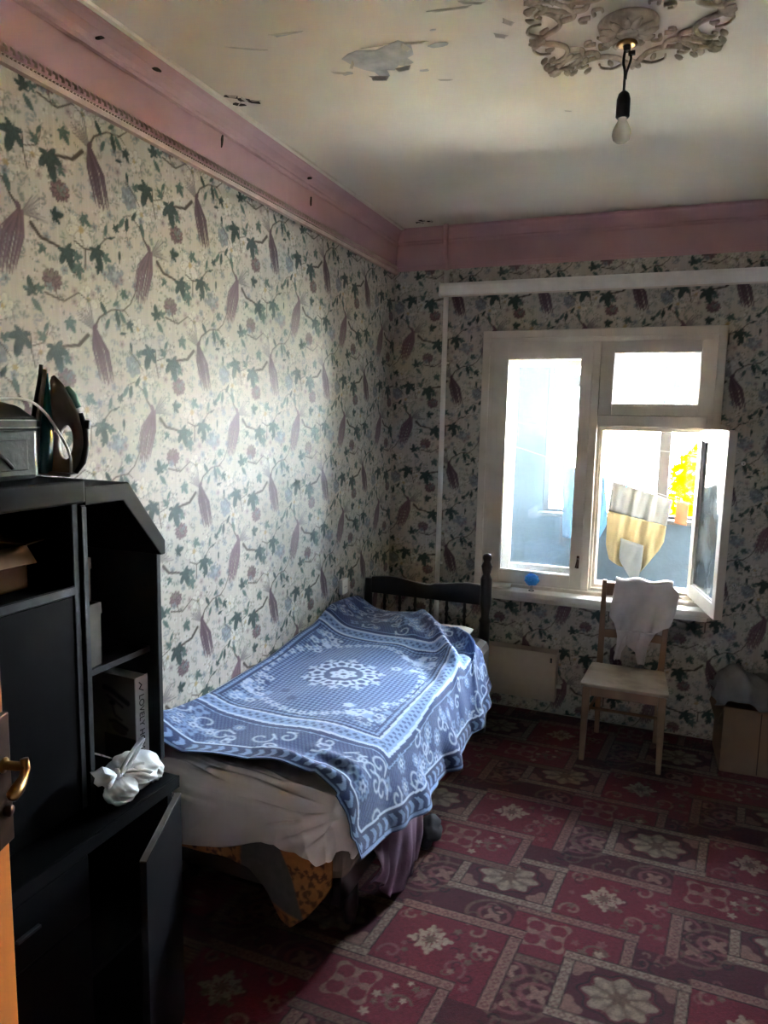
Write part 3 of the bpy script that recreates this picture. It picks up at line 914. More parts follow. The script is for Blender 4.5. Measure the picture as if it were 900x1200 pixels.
# small upper vent sash
vs_ = G().ring(1.314, 1.920, 1.890, 2.328, 0.076, 0.056, 0.065, 0.070, -0.010, 0.035).build('vent_sash', M['frame'], win, bevel=0.004)
G().ring(1.388, 1.866, 1.953, 2.260, 0.008, 0.008, 0.008, 0.008, -0.006, 0.02).build('glazing_bead', M['sill'], vs_)
G().box(1.392, 1.862, 0.016, 0.020, 1.957, 2.256).build('pane', M['glass'], vs_)
ov = G().ring(1.30, 1.95, 1.84, 2.36, 0.12, 0.113, 0.13, 0.13, 0.14, 0.18).build('outer_vent_sash', M['frame'], win, bevel=0.004)
G().box(1.418, 1.84, 0.158, 0.162, 1.968, 2.232).build('pane', M['glass_clear'], ov)
# rebate steps round the open light
g = G().ring(1.318, 1.916, 0.822, 1.828, 0.014, 0.014, 0.014, 0.014, 0.02, 0.12)
g.ring(1.332, 1.902, 0.836, 1.814, 0.016, 0.016, 0.018, 0.012, 0.06, 0.2)
g.build('rebate', M['frame'], win, bevel=0.002)
# open casement swung into the room
hx, hy = 1.900, -0.022
fx_, fy_ = 2.016, -0.545
W_ = math.hypot(fx_ - hx, fy_ - hy)
ang = math.atan2(fy_ - hy, fx_ - hx)
Mc = Matrix.Translation((hx, hy, 0)) @ Matrix.Rotation(ang, 4, 'Z')
cs = G().ring(0, W_, 0.862, 1.822, 0.055, 0.055, 0.075, 0.06, -0.02, 0.022, Mc).build('open_casement', M['frame'], win, bevel=0.004)
G().ring(0.054, W_ - 0.054, 0.936, 1.763, 0.008, 0.008, 0.008, 0.008, -0.012, 0.012, Mc).build('glazing_bead', M['sill'], cs)
G().box(0.060, W_ - 0.060, -0.002, 0.002, 0.942, 1.757, Mc).build('pane', M['glass_hazy'], cs)
for z in (1.05, 1.62):
    G().lathe([(0.007, -0.035), (0.009, -0.03), (0.009, 0.03), (0.007, 0.035)], 10, (hx - 0.004, hy - 0.012, z)).build('hinge', M['metal'], cs)
G().box(W_ - 0.035, W_ - 0.018, 0.022, 0.030, 1.27, 1.35, Mc).build('latch', M['metal'], cs, bevel=0.002)
hd = G().box(1.243, 1.259, -0.020, -0.010, 0.955, 1.035).build('handle_plate', M['bronze'], lsash, bevel=0.003)
G().tube([(1.251, -0.018, 1.015), (1.251, -0.045, 1.015), (1.250, -0.05, 1.00), (1.243, -0.05, 0.965)], 0.005, 8).build('handle', M['bronze'], lsash, smooth=True)
sill = G().box(0.54, 2.005, -0.145, -0.0305, 0.765, 0.800)
sill.box(0.56, 1.99, -0.125, -0.002, 0.735, 0.765)
struct(sill.build('window_sill', M['sill'], win, bevel=0.006))

# ------------------------------------------------------------------ glazed balcony outside
BY0, BY1, BXL, BXR = 0.35, 1.35, 0.45, 3.10
g = G(); g.box(BXL - 0.15, BXL, BY0, BY1 + 0.1, -0.15, 2.75)
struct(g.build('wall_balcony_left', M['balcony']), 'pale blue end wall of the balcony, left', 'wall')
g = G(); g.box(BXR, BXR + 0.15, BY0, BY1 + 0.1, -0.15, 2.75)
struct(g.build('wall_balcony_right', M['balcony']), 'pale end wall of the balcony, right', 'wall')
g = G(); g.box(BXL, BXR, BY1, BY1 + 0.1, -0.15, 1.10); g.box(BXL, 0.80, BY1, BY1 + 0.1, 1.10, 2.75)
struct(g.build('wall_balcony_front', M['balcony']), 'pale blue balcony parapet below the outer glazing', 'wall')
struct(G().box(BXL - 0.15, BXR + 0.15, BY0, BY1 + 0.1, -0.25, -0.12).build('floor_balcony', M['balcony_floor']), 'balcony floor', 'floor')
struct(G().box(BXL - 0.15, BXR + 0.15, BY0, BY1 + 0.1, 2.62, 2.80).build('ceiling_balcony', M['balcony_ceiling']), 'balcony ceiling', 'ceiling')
w2 = sempty('window_2', (1.8, BY1, 1.10), 'white painted balcony glazing with a tree behind', 'window')
g = G().ring(0.80, BXR, 1.10, 2.62, 0.045, 0.045, 0.05, 0.04, BY1 + 0.01, BY1 + 0.07)
g.box(1.655, 1.735, BY1 + 0.01, BY1 + 0.07, 1.15, 2.58)
g.box(0.845, BXR - 0.045, BY1 + 0.012, BY1 + 0.068, 2.12, 2.22)
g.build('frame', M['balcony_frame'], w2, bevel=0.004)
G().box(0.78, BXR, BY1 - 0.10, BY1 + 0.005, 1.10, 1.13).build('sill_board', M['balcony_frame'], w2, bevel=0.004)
for (a, b) in ((0.845, 1.655), (1.735, BXR - 0.045)):
    G().box(a, b, BY1 + 0.038, BY1 + 0.042, 1.15, 2.12).build('pane', M['glass_out'], w2)
    G().box(a, b, BY1 + 0.038, BY1 + 0.042, 2.22, 2.58).build('pane', M['glass_out'], w2)

# ------------------------------------------------------------------ the yard beyond
struct(G().box(-150, 150, 2.5, 300, -6.3, -6.0).build('ground', M['ground']), 'sunlit yard below the balcony', 'ground')

# ================================================================== CARPET
CT, CTW, CTH = carpet_tile()
xs = axis((0.02, 0.35, 0.03), (0.35, 2.45, 0.005), (2.45, RW - 0.01, 0.03))
ys = axis((RF + 0.01, -2.85, 0.03), (-2.85, -0.25, 0.005), (-0.25, -0.01, 0.02))
Xg, Yg = np.meshgrid(xs, ys)
dxc, dyc = Xg - 1.242, Yg + 1.745
ccol = sample_tile(CT, dxc - 0.10 * dyc, dyc, CTW, CTH)
Zg = 0.0006 * np.sin(Xg * 9) * np.sin(Yg * 7) - 0.001
tag(fast_grid('carpet', np.stack([Xg, Yg, Zg], -1), M['carpet'], (ccol * 0.62).reshape(-1, 3)), 'dark red patterned carpet with framed flowers covering the floor', 'carpet')

# ================================================================== BED
bed = thing('bed', (0.42, -1.5, 0), 'dark wooden bed with turned headboard against the left wall', 'bed')
HBY = -0.46
def turned(x, y, z0, z1, r, finial=True, n=14):
    h = z1 - z0
    p = [(r * 0.85, 0), (r * 0.95, 0.02), (r * 0.95, h * 0.62), (r * 1.1, h * 0.63), (r * 0.7, h * 0.65), (r * 0.75, h * 0.68)]
    if finial:
        p += [(r * 1.02, h * 0.72), (r, h * 0.86), (r * 0.62, h * 0.885), (r * 0.98, h * 0.93), (r * 0.6, h * 0.955), (r * 0.80, h * 0.975), (r * 0.7, h * 0.992), (0.001, h)]
    else:
        p += [(r, h * 0.74), (r * 0.7, h)]
    return G().lathe(p, n, (x, y, z0))
turned(0.790, HBY, 0, 1.085, 0.034).build('headboard_post', M['darkwood'], bed, smooth=True)
turned(0.045, HBY, 0, 0.862, 0.030, False).build('headboard_post', M['darkwood'], bed, smooth=True)
pts = []
for i in range(25):
    t = i / 24
    pts.append((0.07 + 0.70 * t, 0.875 + 0.012 * math.sin(t * 9.0) + 0.008 * (t > 0.55)))
poly = pts + [(0.77, 0.775), (0.07, 0.775)]
G().prism(poly, HBY - 0.014, HBY + 0.014, lambda p, q, h: (p, h, q)).build('headboard_rail', M['darkwood'], bed, bevel=0.003)
G().box(0.07, 0.77, HBY - 0.012, HBY + 0.012, 0.42, 0.48).build('headboard_lower_rail', M['darkwood'], bed, bevel=0.004)
for x in (0.155, 0.255, 0.355, 0.455, 0.555, 0.665):
    G().lathe([(0.009, 0), (0.009, 0.03), (0.014, 0.05), (0.010, 0.07), (0.013, 0.14), (0.008, 0.20), (0.013, 0.215), (0.008, 0.23), (0.014, 0.25), (0.009, 0.27), (0.009, 0.296)], 10, (x, HBY, 0.479)).build('spindle', M['darkwood'], bed, smooth=True)
for x in (0.045, 0.785):
    G().box(x - 0.018, x + 0.018, -2.45, HBY, 0.20, 0.315).build('side_rail', M['darkwood'], bed, bevel=0.004)
G().box(0.064, 0.766, -2.45, -2.42, 0.20, 0.315).build('foot_rail', M['darkwood'], bed, bevel=0.004)
for k in range(9):
    y = -2.25 + k * 0.2
    G().box(0.064, 0.766, y, y + 0.08, 0.29, 0.313).build('slat', M['chairwood'], bed)
for x in (0.05, 0.78):
    G().lathe([(0.022, 0), (0.03, 0.06), (0.03, 0.21)], 12, (x - 0.03 if x > 0.5 else x, -2.25, 0)).build('leg', M['darkwood'], bed, smooth=True)

g = G(); g.box(0.03, 0.842, -2.505, -0.50, 0.318, 0.598)
tag(g.build('mattress', M['mattress'], None, bevel=0.05), 'striped mattress on the dark wooden bed, mostly hidden under sheets', 'mattress')

def drape(s, t, h, xe, ye, R, flare):
    ox = np.maximum(0, s - xe); oy = np.maximum(0, ye - t)
    o = np.hypot(ox, oy) + 1e-9
    a = np.minimum(o / R, math.pi / 2)
    rest = np.maximum(0, o - R * math.pi / 2)
    out = R * np.sin(a) + flare * rest
    drop = R * (1 - np.cos(a)) + rest * math.sqrt(1 - flare ** 2)
    return np.minimum(s, xe) + ox / o * out, np.maximum(t, ye) - oy / o * out, h - drop, drop

# brown floral blanket hanging at the foot
n1, n2 = 150, 80
X_ = np.linspace(0.03, 0.800, n1)
bot = interp(X_, [0.03, 0.40, 0.48, 0.56, 0.62, 0.66, 0.72, 0.78, 0.84], [0.30, 0.315, 0.30, 0.23, 0.165, 0.150, 0.20, 0.28, 0.40])
A, B_ = np.meshgrid(X_, np.linspace(0, 1, n2))
Z_ = 0.585 + (bot[None, :] - 0.585) * B_
flare = smooth(A, 0.50, 0.68) * smooth(Z_, 0.34, 0.18) * 0.03
Y_ = -2.5095 - flare - 0.0015 * np.sin(A * 40 + Z_ * 9) * B_
bc = Canvas(A, Z_, L(150, 96, 52)); bc.px = 0.004
rr = random.Random(11)
for _ in range(60):
    u, v, R = rr.uniform(0.02, 0.84), rr.uniform(0.12, 0.5), rr.uniform(0.015, 0.035)
    bc.radial(u, v, R, L(70, 40, 26), n=rr.choice([3, 4, 5]), amp=0.3, ang=rr.uniform(0, 6), inner=R * 0.7, alpha=0.85)
for k in range(40):
    bc.radial(0.56 + k * 0.007, 0.335 + 0.012 * math.sin(k * 1.3), 0.006, L(80, 44, 28), n=4, amp=0.4)
m_ = smooth(A, 0.44, 0.455) * (1 - smooth(A, 0.60 + (0.40 - Z_) * 0.5, 0.61 + (0.40 - Z_) * 0.5)) * smooth(Z_, 0.20 + (0.6 - A) * 0.2, 0.21 + (0.6 - A) * 0.2)
bc.put(m_, L(74, 68, 64))
tag(fast_grid('floral_blanket', np.stack([A, Y_, Z_], -1), M['brown_fab'], bc.C.reshape(-1, 3)), 'brown floral blanket hanging below the sheet at the foot of the bed', 'blanket').modifiers.new('thickness', 'SOLIDIFY').thickness = 0.003

# sheet over the foot end
ns, nt = 170, 150
S0 = np.linspace(0.035, 1.02, ns)
end = interp(S0, [0.03, 0.2, 0.4, 0.55, 0.68, 0.76, 0.84, 0.95, 1.02], [-2.76, -2.77, -2.73, -2.67, -2.68, -2.70, -2.66, -2.56, -2.50])
Sg, Tg0 = np.meshgrid(S0, np.linspace(0, 1, nt))
Tg = -2.20 + (end[None, :] + 2.20) * Tg0
h = 0.606 + 0.010 * smooth(Sg, 0.5, 0.1) + 0.004 * np.sin(Sg * 21 + Tg * 6)
h = h + 0.010 * np.exp(-((Tg + 2.40 + 0.10 * Sg) / 0.012) ** 2) * smooth(Sg, 0.1, 0.3) + 0.007 * np.exp(-((Tg + 2.36 - 0.12 * Sg) / 0.012) ** 2)
for (x0, y0, x1, y1, hg, wd) in [(0.80, -2.52, 0.30, -2.47, 0.014, 0.012), (0.82, -2.55, 0.25, -2.56, 0.013, 0.011), (0.80, -2.50, 0.45, -2.40, 0.012, 0.012), (0.10, -2.48, 0.42, -2.52, 0.012, 0.010), (0.05, -2.60, 0.38, -2.60, 0.010, 0.012),
                                 (0.84, -2.54, 0.62, -2.66, 0.012, 0.010), (0.84, -2.56, 0.70, -2.68, 0.012, 0.009), (0.83, -2.52, 0.56, -2.62, 0.010, 0.009), (0.86, -2.50, 0.76, -2.68, 0.012, 0.010)]:
    ex_, ey_ = x1 - x0, y1 - y0
    q_ = np.clip(((Sg - x0) * ex_ + (Tg - y0) * ey_) / (ex_ ** 2 + ey_ ** 2), 0, 1)
    h = h + hg * np.exp(-(np.hypot(Sg - x0 - q_ * ex_, Tg - y0 - q_ * ey_) / wd) ** 2) * np.sin(np.pi * np.clip(q_, 0.03, 0.97)) ** 0.5
crease = h - 0.606
x, y, z, dr = drape(Sg, Tg, h, 0.79, -2.462, 0.062, 0.05)
y = y - crease * smooth(dr, 0.03, 0.08) * (Tg < -2.46)
fan = np.arctan2(Sg - 0.35, 2.75 + Tg)
wob = 0.014 * np.sin(Sg * 46 + 9 * Tg) * smooth(dr, 0.02, 0.2) * smooth(Sg, 0.45, 0.75) + 0.006 * np.sin(Sg * 20 + dr * 20) * smooth(dr, 0.02, 0.15)
y = y - np.abs(wob) * (Sg < 0.86) - 0.006
x = x + np.maximum(wob, 0) * 0.6
sheet = tag(fast_grid('bed_sheet', np.stack([x, y, z], -1), M['sheet']), 'rumpled mauve-grey sheet over the foot of the bed', 'sheet')
sheet.modifiers.new('thickness', 'SOLIDIFY').thickness = 0.003

# pillows
def pillow(name, cx, cy, w, d, z0, hgt, rot, label):
    n, m = 36, 28
    rows = []
    for sgn in (1, -1):
        u, v = np.meshgrid(np.linspace(-1, 1, n), np.linspace(-1, 1, m))
        b = (1 - np.abs(u) ** 3) ** 0.5 * (1 - np.abs(v) ** 3) ** 0.5
        pinch = 1 - 0.10 * (u * u * v * v) + 0.05 * (u * u + v * v - 1)
        X = u * w / 2 * (1 - 0.06 * (1 - v * v)); Y = v * d / 2 * (1 - 0.06 * (1 - u * u))
        Zp = z0 + hgt * 0.45 + sgn * hgt * 0.5 * b * (1 + 0.06 * np.sin(u * 7 + v * 5)) + (hgt * 0.05 if sgn > 0 else 0)
        Zp = np.maximum(Zp, z0)
        c, s_ = math.cos(rot), math.sin(rot)
        rows.append(np.stack([cx + X * c - Y * s_, cy + X * s_ + Y * c, Zp], -1))
    g = G().grid(rows[0]).grid(rows[1])
    return tag(g.build(name, M['pillow'], None, smooth=True), label, 'pillow')
pillow('pillow', 0.265, -0.76, 0.43, 0.38, 0.602, 0.070, 0.0, 'cream pillow hidden under the bedspread beside the wall')
pillow('pillow', 0.625, -0.615, 0.25, 0.22, 0.602, 0.060, 0.12, 'cream pillow corner showing beside the turned headboard post')

# bedspread
s_ = np.linspace(0, 1, 250); t_ = np.linspace(0, 1, 400)
Sg, Tg = np.meshgrid(s_, t_)
SMIN = 0.012
tmax = lambda s: interp(s, [0, 0.40, 0.60, 0.80, 1.2], [-0.56, -0.58, -0.70, -0.80, -0.72])
tmin = lambda s: interp(s, [0, 0.2, 0.45, 0.70, 0.84, 0.95, 1.2], [-2.53, -2.50, -2.45, -2.45, -2.52, -2.54, -2.48])
smax = lambda t: interp(t, [-2.6, -2.3, -2.0, -1.5, -1.1, -0.8, -0.5], [1.04, 1.07, 1.13, 1.17, 1.16, 1.12, 1.08])
def spread_pattern(S, T):
    a, b = S - 0.40, T + 1.58
    navy, mid, pale, white = L(38, 58, 104), L(74, 104, 160), L(128, 156, 202), L(186, 202, 226)
    c = Canvas(a, b, mid * 0.9); c.px = 0.006
    FX, FY = 0.385, 0.50
    ax, by = np.abs(a), np.abs(b)
    ins = np.maximum(ax - FX, by - FY)                       # <0 inside frame
    inside = (ins < 0).astype(float)
    # outer ground
    c.put((ins > 0).astype(float), navy * 1.25)
    rr = random.Random(21)
    # inner net
    net = smooth(np.sin((a + b) * 2 * math.pi / 0.040) * np.sin((a - b) * 2 * math.pi / 0.040), -0.15, 0.25)
    c.put(inside, navy * 1.5)
    c.put(inside * net, pale, 0.85)
    # corner and border flower sprays
    for sx in (-1, 1):
        for sy in (-1, 1):
            for _ in range(34):
                u = sx * (FX - 0.05 - abs(rr.gauss(0, 0.075))); v = sy * (FY - 0.06 - abs(rr.gauss(0, 0.11)))
                c.radial(u, v, rr.uniform(0.012, 0.026), rr.choice([white, pale, white, navy * 1.4]), n=5, amp=0.16, ang=rr.uniform(0, 3), inner=rr.choice([0, 0.010, 0.012]), alpha=0.9)
    for k in range(46):
        th = k * 2 * math.pi / 46
        u, v = (FX - 0.045) * math.cos(th), (FY - 0.05) * math.sin(th)
        c.radial(u * 1.04 if abs(u) > 0.2 else u, v, 0.018, white, n=5, amp=0.3, ang=th, inner=0.006, alpha=0.85)
    # medallion
    c.radial(0, 0, 0.17, navy * 1.3, n=8, amp=0.06, ry=1.0)
    for k in range(10):
        th = k * 2 * math.pi / 10 + 0.2
        c.radial(0.125 * math.cos(th), 0.13 * math.sin(th), 0.036, white, n=5, amp=0.2, ang=th, inner=0.018)
        c.radial(0.17 * math.cos(th + 0.3), 0.18 * math.sin(th + 0.3), 0.020, white, n=4, amp=0.4, ang=th, alpha=0.8)
    for k in range(6):
        th = k * math.pi / 3
        c.radial(0.036 * math.cos(th), 0.036 * math.sin(th), 0.028, white, n=3, amp=0.15, ang=th, inner=0.007)
    c.radial(0, 0, 0.014, navy)
    # frame bands
    def band(lo, hi, col, al=1.0):
        c.put(((ins > lo) & (ins < hi)).astype(float), col, al)
    band(-0.035, -0.028, navy); band(-0.022, -0.016, pale); band(-0.010, 0.0, navy)
    band(0.0, 0.012, white)
    band(0.012, 0.068, pale)
    run = np.where(ax - FX > by - FY, b, a)
    beadm = ((ins > 0.022) & (ins < 0.058) & (np.sin(run * 2 * math.pi / 0.036) * np.sin((ins - 0.022) * 2 * math.pi / 0.036) > 0.1)).astype(float)
    c.put(beadm, navy * 1.4, 0.8)
    band(0.068, 0.082, white); band(0.092, 0.100, navy); band(0.106, 0.112, pale)
    # outer scrolls
    placed = []
    tries = 0
    while len(placed) < 230 and tries < 6000:
        tries += 1
        u, v = rr.uniform(-0.42, 0.80), rr.uniform(-0.92, 1.05)
        q = max(abs(u) - FX, abs(v) - FY)
        if q < 0.125:
            continue
        R = rr.uniform(0.020, 0.046)
        if any((u - x) ** 2 + (v - y) ** 2 < (0.62 * (R + r)) ** 2 for x, y, r in placed):
            continue
        placed.append((u, v, R))
        k = rr.random()
        if k < 0.42:
            pts = []
            a0, sg = rr.uniform(0, 6), rr.choice([-1, 1])
            for i in range(12):
                w = i / 11
                pts.append((u + R * (1.25 - 0.95 * w) * math.cos(a0 + sg * w * 6.5), v + R * (1.25 - 0.95 * w) * math.sin(a0 + sg * w * 6.5)))
            c.stroke(pts, 0.0085, white, 0.85)
            c.stroke([pts[0], (pts[0][0] + R * 1.2 * math.cos(a0 + 1.9 * sg), pts[0][1] + R * 1.2 * math.sin(a0 + 1.9 * sg))], 0.007, white, 0.8)
        elif k < 0.85:
            an = rr.uniform(0, 3)
            c.radial(u, v, R, pale, n=9, amp=0.12, ang=an, alpha=0.9)
            c.radial(u, v, R * 0.72, navy * 1.3, n=9, amp=0.15, ang=an, alpha=0.9)
            c.radial(u, v, R * 0.50, white, n=6, amp=0.2, ang=an, alpha=0.9)
            c.radial(u, v, R * 0.18, navy)
        else:
            c.radial(u, v, R * 0.7, pale, n=4, amp=0.3, ang=rr.uniform(0, 3), inner=R * 0.3, alpha=0.8)
    hatch = ((ins > 0.115) & (np.sin((a * 1.0 + b * 0.6) * 2 * math.pi / 0.016) > 0.4)).astype(float)
    c.put(hatch, pale, 0.22)
    # outer edge bands
    e = np.minimum(T - tmin(S), smax(T) - S)
    def eband(lo, hi, col, al=1.0):
        c.put(((e > lo) & (e < hi)).astype(float), col, al)
    eband(-1, 0.075, navy * 0.9)
    run = np.where(T - tmin(S) < smax(T) - S, S, T)
    zig = ((e > 0.018) & (e < 0.062) & (np.sin(run * 2 * math.pi / 0.05 + np.sin(e * 120)) > 0.2)).astype(float)
    c.put(zig, pale, 0.8)
    eband(0.075, 0.084, white); eband(0.0, 0.012, pale)
    return c.C

# two-step parameter map: s first, with a hem that varies along t
Tn = -2.50 + Tg * 1.92
S = SMIN + Sg * (smax(Tn) - SMIN)
T = tmin(S) + Tg * (tmax(S) - tmin(S))
col = spread_pattern(S, T)
h = 0.640 + 0.045 * smooth(T, -1.20, -0.88) * smooth(S, 0.78, 0.5)
h = h + 0.085 * np.exp(-((S - 0.0) / 0.10) ** 2) * (0.75 + 0.25 * np.sin(T * 4.0)) + 0.03 * smooth(T, -1.15, -0.9) * np.exp(-(S / 0.10) ** 2)
h = h + 0.022 * np.exp(-((S - 0.40) / 0.33) ** 2)
h = h + 0.006 * np.sin(S * 9 + T * 5) + 0.004 * np.sin(S * 17 - T * 11)
def ridge(x0, y0, x1, y1, hgt, w):
    ex, ey = x1 - x0, y1 - y0
    l2 = ex * ex + ey * ey
    q = np.clip(((S - x0) * ex + (T - y0) * ey) / l2, 0, 1)
    d = np.hypot(S - x0 - q * ex, T - y0 - q * ey)
    return hgt * np.exp(-(d / w) ** 2) * np.sin(np.pi * np.clip(q, 0.05, 0.95)) ** 0.5
h = h + ridge(0.46, -0.62, 0.90, -1.30, 0.074, 0.040) + ridge(0.66, -0.70, 1.02, -1.10, 0.068, 0.035) + ridge(0.80, -1.2, 0.92, -1.85, 0.03, 0.05) + ridge(0.30, -0.66, 0.52, -0.95, 0.03, 0.04)
h = h + ridge(0.45, -2.36, 0.86, -2.46, 0.02, 0.03) + ridge(0.62, -2.28, 0.95, -2.42, 0.018, 0.03)
h = h - ridge(0.54, -0.72, 0.92, -1.20, 0.020, 0.035) - ridge(0.50, -0.98, 0.88, -1.55, 0.018, 0.05)
h = h + 0.030 * smooth(T, -2.30, -2.46) * np.sin(S * 13 + 0.6).clip(0) * smooth(S, 0.8, 0.55)
x, y, z, dr = drape(S, T, h, 0.792, -2.472, 0.075, 0.22)
hang = smooth(dr, 0.03, 0.30)
fold = 0.024 * np.sin(T * 11.0 + 1.3 * np.sin(T * 4) - S * 6) + 0.012 * np.sin(T * 29 + S * 8)
cornerw = smooth(T, -2.28, -2.46)
x = x + hang * (0.018 + np.maximum(fold, -0.012)) * (1 - 0.5 * cornerw)
y = y - hang * cornerw * np.maximum(0.035 * np.sin(S * 46 + 2), 0) - 0.012 * smooth(T, -2.35, -2.5) * (dr > 0.01)
x = np.maximum(x, 0.010)
lift = 0.006
spread = tag(fast_grid('bedspread', np.stack([x, y, z + lift], -1), M['blue'], col.reshape(-1, 3)), 'blue and white woven bedspread with medallion crumpled over the bed', 'bedspread')
spread.modifiers.new('thickness', 'SOLIDIFY').thickness = 0.004

# mauve cloth and dark bundle spilling from under the bed
g = G()
n, m = 60, 40
u, v = np.meshgrid(np.linspace(0, 1, n), np.linspace(0, 1, m))
Yc = -2.30 + 0.52 * u
zb = 0.20 * smooth(u, 0.45, 0.0) + 0.006
Zc = zb + (0.34 - zb) * (1 - v) * (1 - 0.2 * u) + 0.03 * v * (1 - v) * np.sin(u * 19) + 0.004
Xc = 0.858 + 0.040 * np.sin(v * math.pi * 0.8) * (0.6 + 0.4 * np.sin(u * 11 + 1)) + 0.016 * np.sin(u * 31 + v * 4) * v - 0.02 * v
tag(fast_grid('mauve_cloth', np.stack([Xc, Yc, Zc], -1), M['mauve']), 'mauve cloth hanging in folds to the carpet beside the bed', 'cloth').modifiers.new('thickness', 'SOLIDIFY').thickness = 0.004
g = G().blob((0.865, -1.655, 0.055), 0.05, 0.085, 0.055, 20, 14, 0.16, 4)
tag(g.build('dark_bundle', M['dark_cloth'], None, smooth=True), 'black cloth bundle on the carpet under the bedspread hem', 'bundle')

# ================================================================== CABINETS
cab = thing('base_cabinet', (0.25, -3.45, 0), 'low black lacquered cabinet with a door hanging ajar', 'cabinet')
CY0, CY1 = -4.10, -2.915
G().box(0.005, 0.505, CY0, CY1 + 0.005, 0.800, 0.838).build('top', M['black'], cab, bevel=0.004)
G().box(0.500, 0.507, CY0, CY1 + 0.006, 0.802, 0.836).build('front_edge', M['black'], cab)
G().box(0.005, 0.485, CY1 - 0.020, CY1, 0.0, 0.80).build('side_panel', M['black'], cab)
G().box(0.005, 0.485, CY0, CY0 + 0.02, 0.0, 0.80).build('side_panel', M['black'], cab)
G().box(0.005, 0.485, -3.255, -3.235, 0.08, 0.80).build('divider', M['black'], cab)
G().box(0.005, 0.015, CY0 + 0.02, CY1 - 0.02, 0.0, 0.80).build('back_panel', M['black_in'], cab)
G().box(0.015, 0.470, CY0 + 0.02, CY1 - 0.02, 0.06, 0.08).build('bottom_panel', M['black_in'], cab)
G().box(0.45, 0.47, CY0 + 0.02, CY1 - 0.02, 0.0, 0.06).build('plinth', M['black'], cab)
G().box(0.02, 0.46, -3.233, CY1 - 0.022, 0.42, 0.438).build('shelf', M['black_in'], cab)
dr1 = G().box(0.486, 0.502, CY0 + 0.004, -3.248, 0.64, 0.795).build('drawer_front', M['black'], cab, bevel=0.002)
G().box(0.502, 0.512, -3.46, -3.40, 0.715, 0.722).build('pull', M['black_edge'], dr1)
G().box(0.486, 0.502, CY0 + 0.004, -3.248, 0.085, 0.635).build('door', M['black'], cab, bevel=0.002)
hg = Vector((0.497, CY1 - 0.003, 0))
Md = Matrix.Translation(hg) @ Matrix.Rotation(math.radians(23), 4, 'Z')
dd = G().box(0.0, 0.018, -0.318, 0.0, 0.085, 0.785, Md).build('door', M['black'], cab, bevel=0.002)
G().box(0.001, 0.017, -0.317, -0.001, 0.785, 0.787, Md).build('worn_edge', M['card_grey'], dd)

su = thing('shelf_unit', (0.2, -3.5, 0.838), 'black upper shelf unit standing on the low cabinet with the iron on top', 'shelf')
UY1 = -3.145
G().box(0.005, 0.425, -3.95, UY1 + 0.006, 1.632, 1.690).build('top', M['black'], su, bevel=0.006)
G().box(0.005, 0.400, UY1 - 0.018, UY1, 0.839, 1.632).build('side_panel', M['black'], su, bevel=0.002)
G().box(0.401, 0.403, UY1 - 0.017, UY1 - 0.001, 0.845, 1.63).build('worn_edge', M['black_edge'], su)
G().box(0.005, 0.400, -3.94, -3.92, 0.839, 1.632).build('side_panel', M['black'], su)
G().box(0.005, 0.015, -3.92, UY1 - 0.018, 0.839, 1.632).build('back_panel', M['black_in'], su)
G().box(0.016, 0.405, -3.92, UY1 - 0.018, 1.405, 1.430).build('shelf', M['black'], su, bevel=0.002)
G().box(0.405, 0.407, -3.92, UY1 - 0.019, 1.408, 1.426).build('worn_edge', M['black_edge'], su)
G().box(0.385, 0.400, -3.918, UY1 - 0.02, 0.842, 1.402).build('door', M['black'], su, bevel=0.002)

eu = thing('corner_shelf_unit', (0.2, -3.0, 0.838), 'black end shelf with a slanted top corner beside the bed', 'shelf')
EY0, EY1 = UY1 + 0.008, -2.846
fx3 = lambda p, q, h: (h, p, q)
G().prism([(EY0, 1.672), (-2.985, 1.672), (EY1 + 0.004, 1.495), (EY1 + 0.004, 1.455), (EY1 - 0.014, 1.455), (-3.006, 1.625), (EY0, 1.625)], 0.005, 0.420, fx3).build('slanted_top', M['black'], eu, bevel=0.003)
G().box(0.005, 0.405, EY0, EY0 + 0.016, 0.839, 1.625).build('side_panel', M['black'], eu, bevel=0.002)
G().box(0.406, 0.408, EY0 + 0.001, EY0 + 0.015, 0.845, 1.62).build('worn_edge', M['black_edge'], eu)
G().box(0.005, 0.405, EY1 - 0.016, EY1, 0.839, 1.455).build('side_panel', M['black_in'], eu, bevel=0.002)
G().prism([(EY0 + 0.016, 0.84), (EY1 - 0.016, 0.84), (EY1 - 0.016, 1.455), (-3.006, 1.624), (EY0 + 0.016, 1.624)], 0.005, 0.015, fx3).build('back_panel', M['black_in'], eu)
G().box(0.016, 0.375, EY0 + 0.017, EY1 - 0.017, 1.168, 1.184).build('shelf', M['black_edge'], eu)

